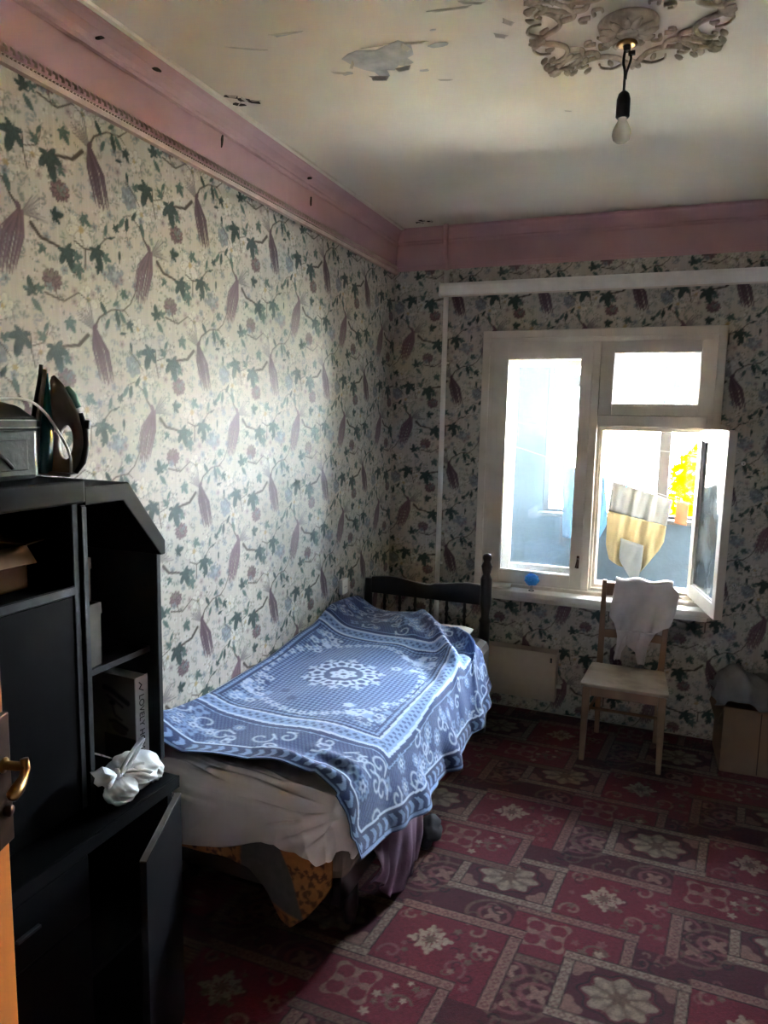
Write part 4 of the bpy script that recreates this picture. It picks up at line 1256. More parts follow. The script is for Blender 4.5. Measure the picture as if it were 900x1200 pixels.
# things in and on the cabinets
def carton(name, x0, x1, y0, y1, z0, z1, mat, label, flap=None, rot=0.0):
    t = thing(name, ((x0 + x1) / 2, (y0 + y1) / 2, z0), label, 'box')
    c = Vector(((x0 + x1) / 2, (y0 + y1) / 2, 0))
    Mr = Matrix.Translation(c) @ Matrix.Rotation(rot, 4, 'Z') @ Matrix.Translation(-c)
    w = 0.004
    g = G()
    g.box(x0, x1, y0, y1, z0, z0 + w, Mr); g.box(x0, x0 + w, y0, y1, z0, z1, Mr); g.box(x1 - w, x1, y0, y1, z0, z1, Mr)
    g.box(x0, x1, y0, y0 + w, z0, z1, Mr); g.box(x0, x1, y1 - w, y1, z0, z1, Mr)
    g.build('body', mat, t)
    for (axis_, sgn, ln, a) in (flap or []):
        if axis_ == 'x':
            xe = x1 if sgn > 0 else x0
            F = Mr @ Matrix.Translation((xe, 0, z1)) @ Matrix.Rotation(-sgn * a, 4, 'Y')
            g = G().box(0 if sgn > 0 else -ln, ln if sgn > 0 else 0, y0, y1, -w / 2, w / 2, F)
        else:
            ye = y1 if sgn > 0 else y0
            F = Mr @ Matrix.Translation((0, ye, z1)) @ Matrix.Rotation(sgn * a, 4, 'X')
            g = G().box(x0, x1, 0 if sgn > 0 else -ln, ln if sgn > 0 else 0, -w / 2, w / 2, F)
        g.build('flap', mat, t)
    return t
carton('carton', 0.13, 0.33, -3.46, -3.235, 1.431, 1.535, M['card'], 'open brown cardboard carton on the shelf under the iron', [('y', 1, 0.055, 0.12), ('x', 1, 0.05, -0.9)])
carton('grey_carton', 0.10, 0.365, EY0 + 0.020, -3.040, 1.185, 1.355, M['card_grey'], 'grey printed carton on the middle shelf of the end unit', [('x', 1, 0.03, -1.5)])
carton('brown_carton', 0.10, 0.345, EY0 + 0.022, -3.050, 1.357, 1.475, M['card_dark'], 'dark brown carton stacked on the grey carton in the end unit', [('x', 1, 0.03, -1.5)])

# large book box with a printed face, spine to the room
bk = thing('large_book', (0.25, -2.92, 0.84), 'large grey book reading LOVELY HOME on its spine in the end shelf', 'book')
bx0, bx1, by0, by1, bz0, bz1 = 0.115, 0.362, -2.915, -2.866, 0.840, 1.098
Mb = Matrix.Translation((bx1, by1, bz0)) @ Matrix.Rotation(math.radians(-3), 4, 'Z') @ Matrix.Translation((-bx1, -by1, -bz0))
G().box(bx0, bx1, by0 + 0.002, by1, bz0, bz1, Mb).build('pages', M['spine'], bk, bevel=0.002)
sp = G().box(bx1 + 0.0005, bx1 + 0.003, by0 + 0.001, by1 + 0.001, bz0, bz1 + 0.002, Mb).build('spine', M['spine'], bk)
nx, nz = 90, 96
A, B_ = np.meshgrid(np.linspace(bx0, bx1, nx), np.linspace(bz0, bz1, nz))
pc = Canvas(A, B_, L(104, 98, 94)); pc.px = 0.006
pc.put(smooth(A, 0.20, 0.13), L(60, 56, 56), 0.8)
pc.radial(0.20, 0.93, 0.05, L(124, 114, 108), ry=1.3, alpha=0.6)
pc.stroke([(0.245, 1.055), (0.27, 1.05), (0.30, 1.035), (0.335, 1.02)], 0.016, L(34, 32, 34))
pc.stroke([(0.255, 1.03), (0.285, 1.02), (0.315, 1.005)], 0.007, L(50, 46, 46))
pc.radial(0.275, 1.012, 0.012, L(30, 28, 30), ry=0.7)
pc.stroke([(0.275, 1.0), (0.285, 0.975), (0.31, 0.965)], 0.007, L(46, 42, 42))
pc.stroke([(0.265, 0.955), (0.285, 0.958), (0.30, 0.952), (0.33, 0.94)], 0.011, L(40, 36, 38))
pc.radial(0.30, 0.935, 0.03, L(70, 62, 60), ry=0.45, ang=-0.3)
pc.put(((B_ < 0.915) & (A > 0.24)).astype(float), L(28, 26, 28), 0.9)
Pc = np.stack([A, np.full_like(A, by0 + 0.0005), B_], -1)
Mn = np.array(Mb)
Pc = Pc @ Mn[:3, :3].T + Mn[:3, 3]
fast_grid('cover', Pc, M['cover'], pc.C.reshape(-1, 3), bk)
def text_mesh(txt, size, mat, parent, mtx, name='lettering'):
    cu = bpy.data.curves.new(name, 'FONT')
    cu.body = txt; cu.size = size; cu.extrude = 0.0003
    cu.align_x = 'LEFT'; cu.align_y = 'CENTER'
    o = bpy.data.objects.new(name, cu)
    COL.objects.link(o)
    dg = bpy.context.evaluated_depsgraph_get()
    me = bpy.data.meshes.new_from_object(o.evaluated_get(dg))
    bpy.data.objects.remove(o)
    me.transform(mtx)
    me.materials.clear()
    return finish(name, me, mat, parent)
# text x axis runs down (-z), faces +x, text up points +y
Rt = Matrix(((0, 0, 1, 0), (0, 1, 0, 0), (-1, 0, 0, 0), (0, 0, 0, 1)))
text_mesh('LOVELY HOME', 0.0275, M['ink'], sp, Mb @ Matrix.Translation((bx1 + 0.0034, (by0 + by1) / 2 - 0.001, bz1 - 0.052)) @ Rt)
G().tube([(0.366, -2.902, 1.085), (0.366, -2.892, 1.075), (0.366, -2.902, 1.066), (0.366, -2.885, 1.056)], 0.0015, 6).build('ornament', M['ink'], sp)

# tied white plastic bag
pb = thing('plastic_bag', (0.40, -3.0, 0.84), 'tied white plastic bag on the low cabinet in front of the book', 'bag')
def crumple_bag(c, rx, ry, rz, n=56, m=34, seed=3, flat=0.0):
    rr = random.Random(seed)
    ph = [(rr.uniform(2, 7), rr.uniform(2, 7), rr.uniform(2, 7), rr.uniform(0, 6)) for _ in range(6)]
    rows = []
    for i in range(m + 1):
        th = math.pi * i / m
        row = []
        for k in range(n + 1):
            a = 2 * math.pi * k / n
            d = Vector((math.sin(th) * math.cos(a), math.sin(th) * math.sin(a), math.cos(th)))
            s = 1.0
            for p in ph:
                q = math.sin(p[0] * d.x + p[1] * d.y + p[2] * d.z + p[3])
                s += 0.024 * (1 - 2 * abs(q))
            row.append((c[0] + rx * d.x * s, c[1] + ry * d.y * s, max(c[2] + rz * d.z * s, 0.8395)))
        rows.append(row)
    return G().grid(rows)
b0 = crumple_bag((0.425, -3.005, 0.880), 0.072, 0.082, 0.048)
b0.build('sack', M['bag'], pb, smooth=True)
crumple_bag((0.458, -2.965, 0.868), 0.034, 0.032, 0.032, seed=9).build('corner_puff', M['bag'], pb, smooth=True)
kx, ky, kz = 0.445, -3.085, 0.912
G().blob((kx, ky, kz), 0.016, 0.016, 0.014, noise=0.1).build('knot', M['bag'], pb, smooth=True)
g = G(); rows = []
for i in range(26):                                   # pleats between sack and knot
    a = 2 * math.pi * i / 25
    rr_ = 1 + 0.25 * math.sin(a * 7)
    rows.append([(kx + 0.008 * math.cos(a), ky + 0.012, kz + 0.008 * math.sin(a)), (kx + 0.022 * math.cos(a) * rr_, ky + 0.035, kz - 0.008 + 0.020 * math.sin(a) * rr_),
                 (kx + 0.05 * math.cos(a) * rr_, ky + 0.07, kz - 0.024 + 0.030 * math.sin(a) * rr_)])
g.grid(rows).build('pleats', M['bag'], pb, smooth=True)
loop = []
for i in range(21):
    t = i / 20
    a = math.pi * 2 * t
    loop.append((kx + 0.01, ky + 0.048 * (1 - math.cos(a)) * 0.95, kz + 0.030 * (1 - math.cos(a)) + 0.010 * math.sin(a)))
G().tube(loop, 0.0065, 8, flat=0.7).build('handle_loop', M['bag'], pb, smooth=True)
rows = []
for i in range(14):                                   # gathered tail on the near side of the knot
    a = 2 * math.pi * i / 13
    q = 1 + 0.3 * math.sin(a * 5)
    rows.append([(kx + 0.008 * math.cos(a), ky - 0.008, kz + 0.008 * math.sin(a)), (kx + 0.022 * math.cos(a) * q, ky - 0.035, kz + 0.008 + 0.020 * math.sin(a) * q),
                 (kx + 0.03 * math.cos(a) * q, ky - 0.055, kz + 0.014 + 0.026 * math.sin(a) * q)])
G().grid(rows).build('gathered_tail', M['bag'], pb, smooth=True, solid=0.001)
crumple_bag((0.458, -3.085, 0.868), 0.042, 0.05, 0.034, seed=14).build('side_puff', M['bag'], pb, smooth=True)

# iron standing on its heel
ir = thing('iron', (0.21, -3.03, 1.69), 'teal and grey steam iron standing upright on the black shelf unit', 'iron')
IM = Matrix.Translation((0.180, -3.068, 1.6905)) @ Matrix.Rotation(math.radians(-62), 4, 'Z') @ Matrix.Rotation(math.radians(-5), 4, 'X')
# local frame: y = away from the soleplate, z = up towards the tip, x = across
def section(b, a0, a1, w, n=20, pw=0.6):
    out = []
    for k in range(n + 1):
        t = 2 * math.pi * k / n
        ca, sa = math.cos(t), math.sin(t)
        out.append(tuple(IM @ Vector((w * math.copysign(abs(sa) ** pw, sa), (a0 + a1) / 2 + (a1 - a0) / 2 * math.copysign(abs(ca) ** pw, ca), b))))
    return out
iw = lambda b: float(0.056 * (1 - smooth(b, 0.06, 0.285) ** 1.3) ** 0.75 + 0.0015)
bs = np.linspace(0.006, 0.282, 26)
G().grid([section(b, 0.0, 0.010, iw(b)) for b in bs]).build('soleplate', M['black_plastic'], ir, smooth=True)
G().grid([section(b, 0.0102, 0.022, iw(b) * 0.97) for b in bs[:-1]]).build('skirt', M['iron_grey'], ir, smooth=True)
tk = lambda b: float(0.052 - 0.030 * smooth(b, 0.10, 0.27))
G().grid([section(b, 0.0222, tk(b), iw(b) * 0.86) for b in np.linspace(0.006, 0.262, 24)]).build('water_tank', M['teal'], ir, smooth=True)
# upper housing with the grip opening: outer outline round an oval hole
oc = (0.080, 0.088)
outer = [(0.040, 0.002), (0.075, 0.0), (0.100, 0.008), (0.118, 0.040), (0.124, 0.085), (0.120, 0.125), (0.106, 0.165), (0.086, 0.205), (0.062, 0.238), (0.036, 0.262), (0.030, 0.245), (0.036, 0.20), (0.040, 0.15), (0.042, 0.10), (0.042, 0.05)]
def along(poly, n):
    d = [math.hypot(poly[(i + 1) % len(poly)][0] - p[0], poly[(i + 1) % len(poly)][1] - p[1]) for i, p in enumerate(poly)]
    tot = sum(d); out = []
    for k in range(n):
        s0 = tot * k / n; i = 0
        while s0 > d[i]:
            s0 -= d[i]; i += 1
        t = s0 / d[i]; p, q = poly[i], poly[(i + 1) % len(poly)]
        out.append((p[0] + (q[0] - p[0]) * t, p[1] + (q[1] - p[1]) * t))
    return out
oo = along(outer, 48)
rows = []
for (pa, pb) in oo + [oo[0]]:
    th = math.atan2((pb - oc[1]) * 0.5, pa - oc[0])
    ia, ib = oc[0] + 0.019 * math.cos(th), oc[1] + 0.046 * math.sin(th)
    w_ = 0.017 * (1 - 0.6 * float(smooth(pb, 0.15, 0.27)))
    rows.append([IM @ Vector((-w_ * 0.6, pa, pb)), IM @ Vector((-w_, pa * 0.8 + ia * 0.2, pb * 0.8 + ib * 0.2)), IM @ Vector((-0.013, ia, ib)), IM @ Vector((0.013, ia, ib)),
                 IM @ Vector((w_, pa * 0.8 + ia * 0.2, pb * 0.8 + ib * 0.2)), IM @ Vector((w_ * 0.6, pa, pb)), IM @ Vector((-w_ * 0.6, pa, pb))])
G().grid(rows).build('handle', M['iron_grey'], ir, smooth=True)
G().tube([IM @ Vector((0, a_, b_)) for a_, b_ in ((0.110, 0.168), (0.123, 0.125), (0.128, 0.085), (0.121, 0.040), (0.106, 0.010))], [0.006, 0.010, 0.010, 0.010, 0.006], 10).build('handle_grip', M['black_plastic'], ir, smooth=True)
G().tube([IM @ Vector((0, 0.072, 0.232)), IM @ Vector((0, 0.088, 0.212)), IM @ Vector((0, 0.104, 0.182))], [0.006, 0.010, 0.007], 10).build('button', M['mint'], ir, smooth=True)
G().box(-0.008, 0.008, 0.122, 0.136, 0.128, 0.152, IM).build('dial', M['black_plastic'], ir, bevel=0.003)
G().box(-0.040, 0.040, 0.024, 0.105, 0.0005, 0.010, IM).build('heel', M['iron_grey'], ir, bevel=0.004)
cpts = [(0.300, -3.060, 1.696), (0.305, -3.064, 1.73), (0.303, -3.073, 1.762), (0.298, -3.094, 1.80), (0.292, -3.120, 1.84), (0.286, -3.150, 1.868), (0.28, -3.185, 1.880), (0.265, -3.25, 1.878), (0.245, -3.33, 1.878), (0.22, -3.40, 1.877)]
def spline(pts, k=6):
    out = []
    n = len(pts)
    for i in range(n - 1):
        p0, p1, p2, p3 = (Vector(pts[max(i - 1, 0)]), Vector(pts[i]), Vector(pts[i + 1]), Vector(pts[min(i + 2, n - 1)]))
        for j in range(k):
            t = j / k
            out.append(0.5 * ((2 * p1) + (p2 - p0) * t + (2 * p0 - 5 * p1 + 4 * p2 - p3) * t * t + (3 * p1 - p0 - 3 * p2 + p3) * t ** 3))
    out.append(Vector(pts[-1]))
    return out
G().tube(spline(cpts), 0.0034, 8).build('cord', M['white_plastic'], ir, smooth=True)

cv = thing('vinyl_case', (0.24, -3.30, 1.69), 'grey-green vinyl zip case lying beside the upright iron', 'case')
G().box(0.130, 0.345, -3.430, -3.200, 1.6915, 1.815).build('body', M['case'], cv, bevel=0.012)
G().box(0.128, 0.347, -3.432, -3.198, 1.806, 1.836).build('zip_band', M['case_dark'], cv, bevel=0.006)
for z in (1.812, 1.829):
    G().ring(0.1265, 0.3485, -3.4335, -3.1965, 0.0012, 0.0012, 0.0012, 0.0012, z, z + 0.0025, Matrix(((1, 0, 0, 0), (0, 0, 1, 0), (0, 1, 0, 0), (0, 0, 0, 1)))).build('stitching', M['thread'], cv)
n, m = 40, 30
u, v = np.meshgrid(np.linspace(0, 1, n), np.linspace(0, 1, m))
edge = np.minimum(np.minimum(u, 1 - u), np.minimum(v, 1 - v))
Zt = 1.838 + 0.030 * smooth(edge, 0, 0.16) + 0.003 * np.sin(u * 17 + v * 3) * smooth(edge, 0, 0.2)
g = G().grid(np.stack([0.132 + 0.21 * u, -3.430 + 0.230 * v, Zt], -1))
g.box(0.132, 0.342, -3.430, -3.200, 1.8362, 1.8382)
g.build('folded_lid', M['case_dark'], cv, smooth=True)
G().box(0.346, 0.350, -3.365, -3.235, 1.715, 1.785).build('front_pocket', M['case'], cv, bevel=0.003)
G().tube([(0.351, -3.325, 1.76), (0.353, -3.300, 1.742), (0.351, -3.280, 1.722)], 0.005, 8).build('strap', M['case_dark'], cv, smooth=True)

# ================================================================== DOOR beside the viewer
dr = sempty('door_1', (0.9, -4.28, 0), 'orange varnished door opened into the room at the left edge', 'door')
ex, ey = 0.650, -3.604                       # free edge
hx2, hy2 = 0.868, -4.295                     # hinge
Wd = math.hypot(hx2 - ex, hy2 - ey)
ad = math.atan2(ey - hy2, ex - hx2)
MD = Matrix.Translation((hx2, hy2, 0)) @ Matrix.Rotation(ad, 4, 'Z')     # local x: hinge -> free edge; local -y faces the viewer
G().ring(0, Wd, 0.012, 2.05, 0.10, 0.10, 0.14, 0.12, -0.020, 0.020, MD).build('stile_frame', M['door'], dr, bevel=0.003)
G().box(0.10, Wd - 0.10, -0.010, 0.010, 0.15, 0.95, MD).build('panel', M['door_dark'], dr)
G().box(0.10, Wd - 0.10, -0.010, 0.010, 1.07, 1.93, MD).build('panel', M['door_dark'], dr)
G().box(0.10, Wd - 0.10, -0.020, 0.020, 0.95, 1.07, MD).build('lock_rail', M['door'], dr, bevel=0.003)
lk = G().box(Wd - 0.046, Wd - 0.003, -0.032, -0.0205, 1.085, 1.325, MD).build('lock_plate', M['bronze'], dr, bevel=0.002)
hz = 1.235
G().tube([MD @ Vector((Wd - 0.024, -0.032, hz)), MD @ Vector((Wd - 0.024, -0.034, hz)), MD @ Vector((Wd - 0.024, -0.036, hz)), MD @ Vector((Wd - 0.024, -0.074, hz))], [0.014, 0.014, 0.008, 0.008], 12).build('handle_neck', M['brass'], lk, smooth=True)
G().tube([MD @ Vector((Wd - 0.024, -0.070, hz + 0.014)), MD @ Vector((Wd - 0.024, -0.072, hz - 0.004)), MD @ Vector((Wd - 0.036, -0.074, hz - 0.016)), MD @ Vector((Wd - 0.060, -0.078, hz - 0.022)), MD @ Vector((Wd - 0.080, -0.082, hz - 0.022)), MD @ Vector((Wd - 0.088, -0.083, hz - 0.022))],
         [0.007, 0.008, 0.008, 0.012, 0.011, 0.004], 12).build('lever', M['brass'], lk, smooth=True)
G().lathe([(0.0, -0.004), (0.010, -0.002), (0.010, 0.01), (0.0, 0.012)], 12, MD @ Vector((Wd - 0.024, -0.032, 1.15)), Matrix.Rotation(ad, 4, 'Z') @ Matrix.Rotation(math.pi / 2, 4, 'X')).build('turn_knob', M['bronze'], lk, smooth=True)

# ================================================================== WINDOW WALL FITTINGS
pp = thing('heating_pipe', (0.358, -0.03, 0.05), 'thin white painted vertical pipe in the corner by the window', 'pipe')
G().tube([(0.358, -0.032, 0.06), (0.358, -0.032, 1.5), (0.358, -0.032, 2.78)], 0.0165, 12).build('riser', M['pipe'], pp, smooth=True)
G().tube([(0.358, -0.032, 2.775), (0.358, -0.075, 2.85), (0.358, -0.08, 2.90), (0.358, -0.08, 3.038)], 0.0165, 12).build('upper_bend', M['pink'], pp, smooth=True)
for z in (0.9, 2.2):
    G().box(0.335, 0.381, -0.018, -0.001, z, z + 0.012).build('bracket', M['pipe'], pp)
rl = thing('curtain_rail', (1.5, -0.03, 2.65), 'long white curtain rail running across above the window', 'rail')
prof = [(-0.052, 2.612), (-0.094, 2.612), (-0.100, 2.618), (-0.100, 2.668), (-0.092, 2.684), (-0.070, 2.690), (-0.052, 2.690)]
G().prism(prof, 0.335, RW - 0.005, lambda p, q, h: (h, p, q)).build('rail_body', M['pipe'], rl)
G().box(0.330, 0.3345, -0.104, -0.051, 2.606, 2.694).build('end_cap', M['pipe'], rl, bevel=0.002)
for y in (-0.066, -0.084):
    G().box(0.34, RW - 0.01, y - 0.003, y + 0.003, 2.606, 2.6115).build('track', M['frame'], rl)

for x in (0.8, 1.6, 2.4):
    G().box(x, x + 0.03, -0.052, -0.001, 2.63, 2.67).build('bracket', M['pipe'], rl)

rad = thing('radiator', (0.87, -0.08, 0.09), 'low cream flat panel radiator on the wall beside the bed', 'radiator')
G().box(0.50, 1.168, -0.112, -0.104, 0.115, 0.425).build('front_panel', M['radiator'], rad, bevel=0.003)
G().box(1.160, 1.168, -0.104, -0.02, 0.115, 0.425).build('side_panel', M['radiator'], rad)
G().box(0.50, 0.508, -0.104, -0.02, 0.115, 0.425).build('side_panel', M['radiator'], rad)
G().box(0.50, 1.168, -0.104, -0.020, 0.418, 0.424).build('top_grille', M['radiator'], rad)
for k in range(20):
    G().box(0.53 + k * 0.031, 0.533 + k * 0.031, -0.10, -0.03, 0.16, 0.38).build('fin', M['metal'], rad)
G().tube([(0.52, -0.06, 0.20), (1.20, -0.06, 0.20)], 0.012, 10).build('pipe', M['pipe'], rad, smooth=True)
G().tube([(0.52, -0.06, 0.33), (1.15, -0.06, 0.33)], 0.012, 10).build('pipe', M['pipe'], rad, smooth=True)
for x in (0.60, 1.08):
    G().box(x, x + 0.02, -0.05, -0.001, 0.20, 0.36).build('bracket', M['metal'], rad)
G().box(1.13, 1.142, -0.1145, -0.112, 0.365, 0.395).build('valve_mark', M['black_edge'], rad)

sk = thing('wall_socket', (0.0, -0.762, 0.868), 'white plastic socket on the floral wall above the bed', 'socket')
G().box(0.0005, 0.026, -0.80, -0.725, 0.825, 0.915).build('plate', M['white_plastic'], sk, bevel=0.004)
for y in (-0.772, -0.753):
    G().lathe([(0.0, 0.0), (0.003, 0.0005), (0.003, 0.002)], 8, (0.0255, y, 0.868), Matrix.Rotation(math.pi / 2, 4, 'Y')).build('hole', M['black_plastic'], sk)

def wallplug(x, z, label):
    t = thing('wall_plug', (x, 0, z), label, 'wall plug')
    G().lathe([(0.006, 0), (0.013, 0.002), (0.012, 0.010), (0.006, 0.016), (0.0, 0.017)], 12, (x, -0.001, z), Matrix.Rotation(math.pi / 2, 4, 'X')).build('cap', M['white_plastic'], t, smooth=True)
    G().tube([(x, -0.015, z), (x, -0.03, z - 0.003)], 0.003, 8).build('screw', M['metal'], t, smooth=True)
wallplug(2.118, 1.64, 'upper small white plug on the wall right of the open casement')
wallplug(2.124, 0.946, 'lower small white plug on the wall right of the open casement')

# things on the sill
rl2 = thing('paper_roll', (0.79, -0.08, 0.80), 'small white roll lying on the window sill behind the bedpost', 'roll')
G().tube([(0.74, -0.085, 0.8165), (0.858, -0.075, 0.8165)], 0.016, 16).build('roll', M['white_plastic'], rl2, smooth=True)
G().tube([(0.856, -0.0751, 0.8165), (0.860, -0.0748, 0.8165)], 0.008, 12).build('core', M['card'], rl2, smooth=True)
bb = thing('blue_brush_ball', (0.988, -0.085, 0.80), 'round blue scrubber ball on a clear stem on the sill', 'brush')
g = G().blob((0.988, -0.085, 0.872), 0.043, 0.036, 0.036, 24, 16, 0.03, 5)
g.build('ball', M['blueball'], bb, smooth=True)
g = G()
for k in range(120):
    a, b = random.uniform(0, 6.28), random.uniform(-1.3, 1.5)
    d = Vector((math.cos(a) * math.cos(b), math.sin(a) * math.cos(b), math.sin(b)))
    p = Vector((0.988, -0.085, 0.872)); q = Vector((d.x * 0.042, d.y * 0.035, d.z * 0.035))
    g.tube([p + q, p + q * 1.16], [0.003, 0.0012], 4)
g.build('bristles', M['blueball'], bb)
G().lathe([(0.0, 0.0), (0.018, 0.0), (0.016, 0.006), (0.006, 0.010), (0.006, 0.032), (0.012, 0.042)], 14, (0.988, -0.085, 0.8005)).build('stem', M['clear'], bb, smooth=True)

# ================================================================== CHAIR
ch = thing('chair', (1.59, -0.4, 0), 'worn pale wooden chair with a white garment over its back', 'chair')
def leg(p0, p1, w0, w1, name='leg', mat='chairwood'):
    v = []
    for p, w in ((p0, w0), (p1, w1)):
        v += [(p[0] - w, p[1] - w, p[2]), (p[0] + w, p[1] - w, p[2]), (p[0] + w, p[1] + w, p[2]), (p[0] - w, p[1] + w, p[2])]
    return G().add(v, [(3, 2, 1, 0), (4, 5, 6, 7), (0, 1, 5, 4), (1, 2, 6, 5), (2, 3, 7, 6), (3, 0, 4, 7)]).build(name, M[mat], ch, bevel=0.004)
leg((1.392, -0.580, 0.001), (1.398, -0.575, 0.425), 0.013, 0.021)
leg((1.790, -0.580, 0.001), (1.784, -0.575, 0.425), 0.013, 0.021)
leg((1.436, -0.185, 0.001), (1.432, -0.205, 0.44), 0.013, 0.018)
leg((1.764, -0.185, 0.001), (1.768, -0.205, 0.44), 0.013, 0.018)
leg((1.432, -0.205, 0.441), (1.428, -0.160, 0.935), 0.018, 0.013, 'back_post')
leg((1.768, -0.205, 0.441), (1.788, -0.160, 0.935), 0.018, 0.013, 'back_post')
fzz = lambda p, q, h: (p, q, h)
seat = [(1.368, -0.606), (1.45, -0.612), (1.59, -0.614), (1.73, -0.612), (1.812, -0.606), (1.816, -0.59), (1.792, -0.235), (1.775, -0.225), (1.405, -0.225), (1.388, -0.235), (1.364, -0.59)]
G().prism(seat, 0.432, 0.450, fzz).build('seat', M['seatwood'], ch, bevel=0.005)
G().box(1.419, 1.763, -0.586, -0.566, 0.375, 0.431).build('front_apron', M['chairwood'], ch, bevel=0.002)
G().box(1.452, 1.748, -0.21, -0.19, 0.375, 0.431).build('back_apron', M['chairwood'], ch, bevel=0.002)
for x, x2 in ((1.398, 1.432), (1.784, 1.768)):
    G().add([(x - 0.009, -0.553, 0.375), (x + 0.009, -0.553, 0.375), (x2 + 0.009, -0.224, 0.375), (x2 - 0.009, -0.224, 0.375), (x - 0.009, -0.553, 0.431), (x + 0.009, -0.553, 0.431), (x2 + 0.009, -0.224, 0.431), (x2 - 0.009, -0.224, 0.431)],
            [(3, 2, 1, 0), (4, 5, 6, 7), (0, 1, 5, 4), (1, 2, 6, 5), (2, 3, 7, 6), (3, 0, 4, 7)]).build('side_apron', M['chairwood'], ch)
    G().tube([(x, -0.56, 0.25), (x2, -0.20, 0.25)], 0.009, 8).build('side_stretcher', M['chairwood'], ch, smooth=True)
G().tube([(1.402, -0.44, 0.25), (1.778, -0.44, 0.25)], 0.009, 8).build('cross_stretcher', M['chairwood'], ch, smooth=True)
def crail(z, hgt, bow, x0, x1, yb, name):
    rows = []
    for i in range(13):
        t = i / 12
        x = x0 + (x1 - x0) * t
        y = yb + bow * math.sin(math.pi * t)
        rows.append([(x, y - 0.009, z), (x, y - 0.009, z + hgt), (x, y + 0.009, z + hgt), (x, y + 0.009, z), (x, y - 0.009, z)])
    return G().grid(rows).build(name, M['chairwood'], ch, smooth=False)
crail(0.845, 0.075, 0.022, 1.443, 1.772, -0.166, 'top_rail')
crail(0.600, 0.045, 0.018, 1.445, 1.764, -0.192, 'lower_rail')

# white sleeveless garment over the chair back
gm = thing('white_garment', (1.62, -0.2, 0.93), 'white sleeveless cotton top draped over the chair back', 'garment')
def front_y(zv):
    return -0.205 + (np.clip(zv, 0.44, 0.935) - 0.441) * (0.045 / 0.494) - 0.030
def cloth_rows(zs_, xl, xr, nx=44, seed=0, amp=0.010):
    rr = random.Random(seed); p = [rr.uniform(0, 6) for _ in range(4)]
    rows = []
    for z, a, b in zip(zs_, xl, xr):
        row = []
        for j in range(nx):
            t = j / (nx - 1)
            x = a + (b - a) * t
            f = amp * (0.5 + 0.5 * math.sin(x * 52 + p[0] + z * 7)) + amp * 0.6 * math.sin(x * 95 + p[1] - z * 16)
            row.append((x, float(front_y(z)) - 0.004 - f * float(smooth(0.95 - z, 0.0, 0.2)) - 0.10 * max(0, 0.60 - z) * 0.5, z))
        rows.append(row)
    return rows
zz = np.linspace(0.940, 0.660, 34)
xl = interp(zz, [0.66, 0.70, 0.735, 0.77, 0.85, 0.94], [1.512, 1.495, 1.468, 1.470, 1.480, 1.490])
xr = interp(zz, [0.66, 0.69, 0.705, 0.80, 0.90, 0.94], [1.722, 1.762, 1.800, 1.826, 1.838, 1.800])
rows = cloth_rows(zz, xl, xr)
over = []
for k in range(8):                                  # roll over the top rail and hang behind
    a = math.pi * (k + 1) / 8
    over.append([(p[0], p[1] + 0.030 * (1 - math.cos(a)), 0.940 + 0.018 * math.sin(a) + 0.008 * math.sin(p[0] * 40)) for p in rows[0]])
back = [[(p[0], p[1] + 0.062 + 0.0, 0.938 - 0.02 * k) for p in rows[0]] for k in range(1, 10)]
G().grid(list(reversed(back)) + list(reversed(over)) + rows).build('body', M['white_cloth'], gm, smooth=True, solid=0.003)
z2 = np.linspace(0.662, 0.49, 18)
G().grid(cloth_rows(z2, interp(z2, [0.49, 0.56, 0.62, 0.66], [1.508, 1.520, 1.520, 1.510]), interp(z2, [0.49, 0.53, 0.58, 0.66], [1.545, 1.548, 1.575, 1.722]), 26, 3, 0.008)).build('strap', M['white_cloth'], gm, smooth=True, solid=0.003)
z3 = np.linspace(0.662, 0.475, 18)
G().grid(cloth_rows(z3, interp(z3, [0.475, 0.54, 0.56, 0.58, 0.66], [1.640, 1.625, 1.600, 1.572, 1.572]), interp(z3, [0.475, 0.53, 0.60, 0.66], [1.678, 1.682, 1.695, 1.725]), 26, 5, 0.008)).build('strap', M['white_cloth'], gm, smooth=True, solid=0.003)
G().tube(spline([(1.515, -0.285, 0.495), (1.53, -0.262, 0.54), (1.545, -0.258, 0.60), (1.575, -0.256, 0.655)]), 0.004, 6).build('binding', M['white_cloth'], gm, smooth=True)

# ================================================================== CARTON IN THE CORNER
carton('large_carton', 2.085, 2.48, -0.40, -0.05, 0.003, 0.362, M['card_pale'], 'large cardboard carton standing on the carpet right of the chair', [('x', -1, 0.10, -1.25), ('y', 1, 0.03, 0.9)], 0.05)
ck = [o for o in COL.objects if o.name.startswith('large_carton')][0]
G().box(2.085, 2.48, -0.4015, -0.4003, 0.340, 0.352).build('tape', M['card'], ck)
G().box(2.272, 2.277, -0.4022, -0.4003, 0.01, 0.35).build('corner_seam', M['card_dark'], ck)
n, m = 46, 34
u, v = np.meshgrid(np.linspace(0, 1, n), np.linspace(0, 1, m))
Zb = 0.385 + 0.17 * np.exp(-((u - 0.22) / 0.25) ** 2) * (0.75 + 0.25 * np.sin(v * 5)) + 0.13 * np.exp(-((u - 0.85) / 0.3) ** 2) + 0.012 * np.sin(u * 23 + v * 9)
drop = smooth(v, 0.16, 0.0) * (0.10 + 0.12 * (smooth(u, 0.12, 0.02) + smooth(u, 0.62, 0.7) * smooth(u, 0.85, 0.75)))
Zb = np.maximum(Zb - drop - 0.10 * smooth(u, 0.10, 0.0), 0.372)
Xb = 2.045 + 0.50 * u + 0.012 * np.sin(v * 12 + u * 6)
Yb = -0.425 + 0.40 * v + 0.02 * np.sin(u * 14)
Yb = np.minimum(Yb, -0.02)
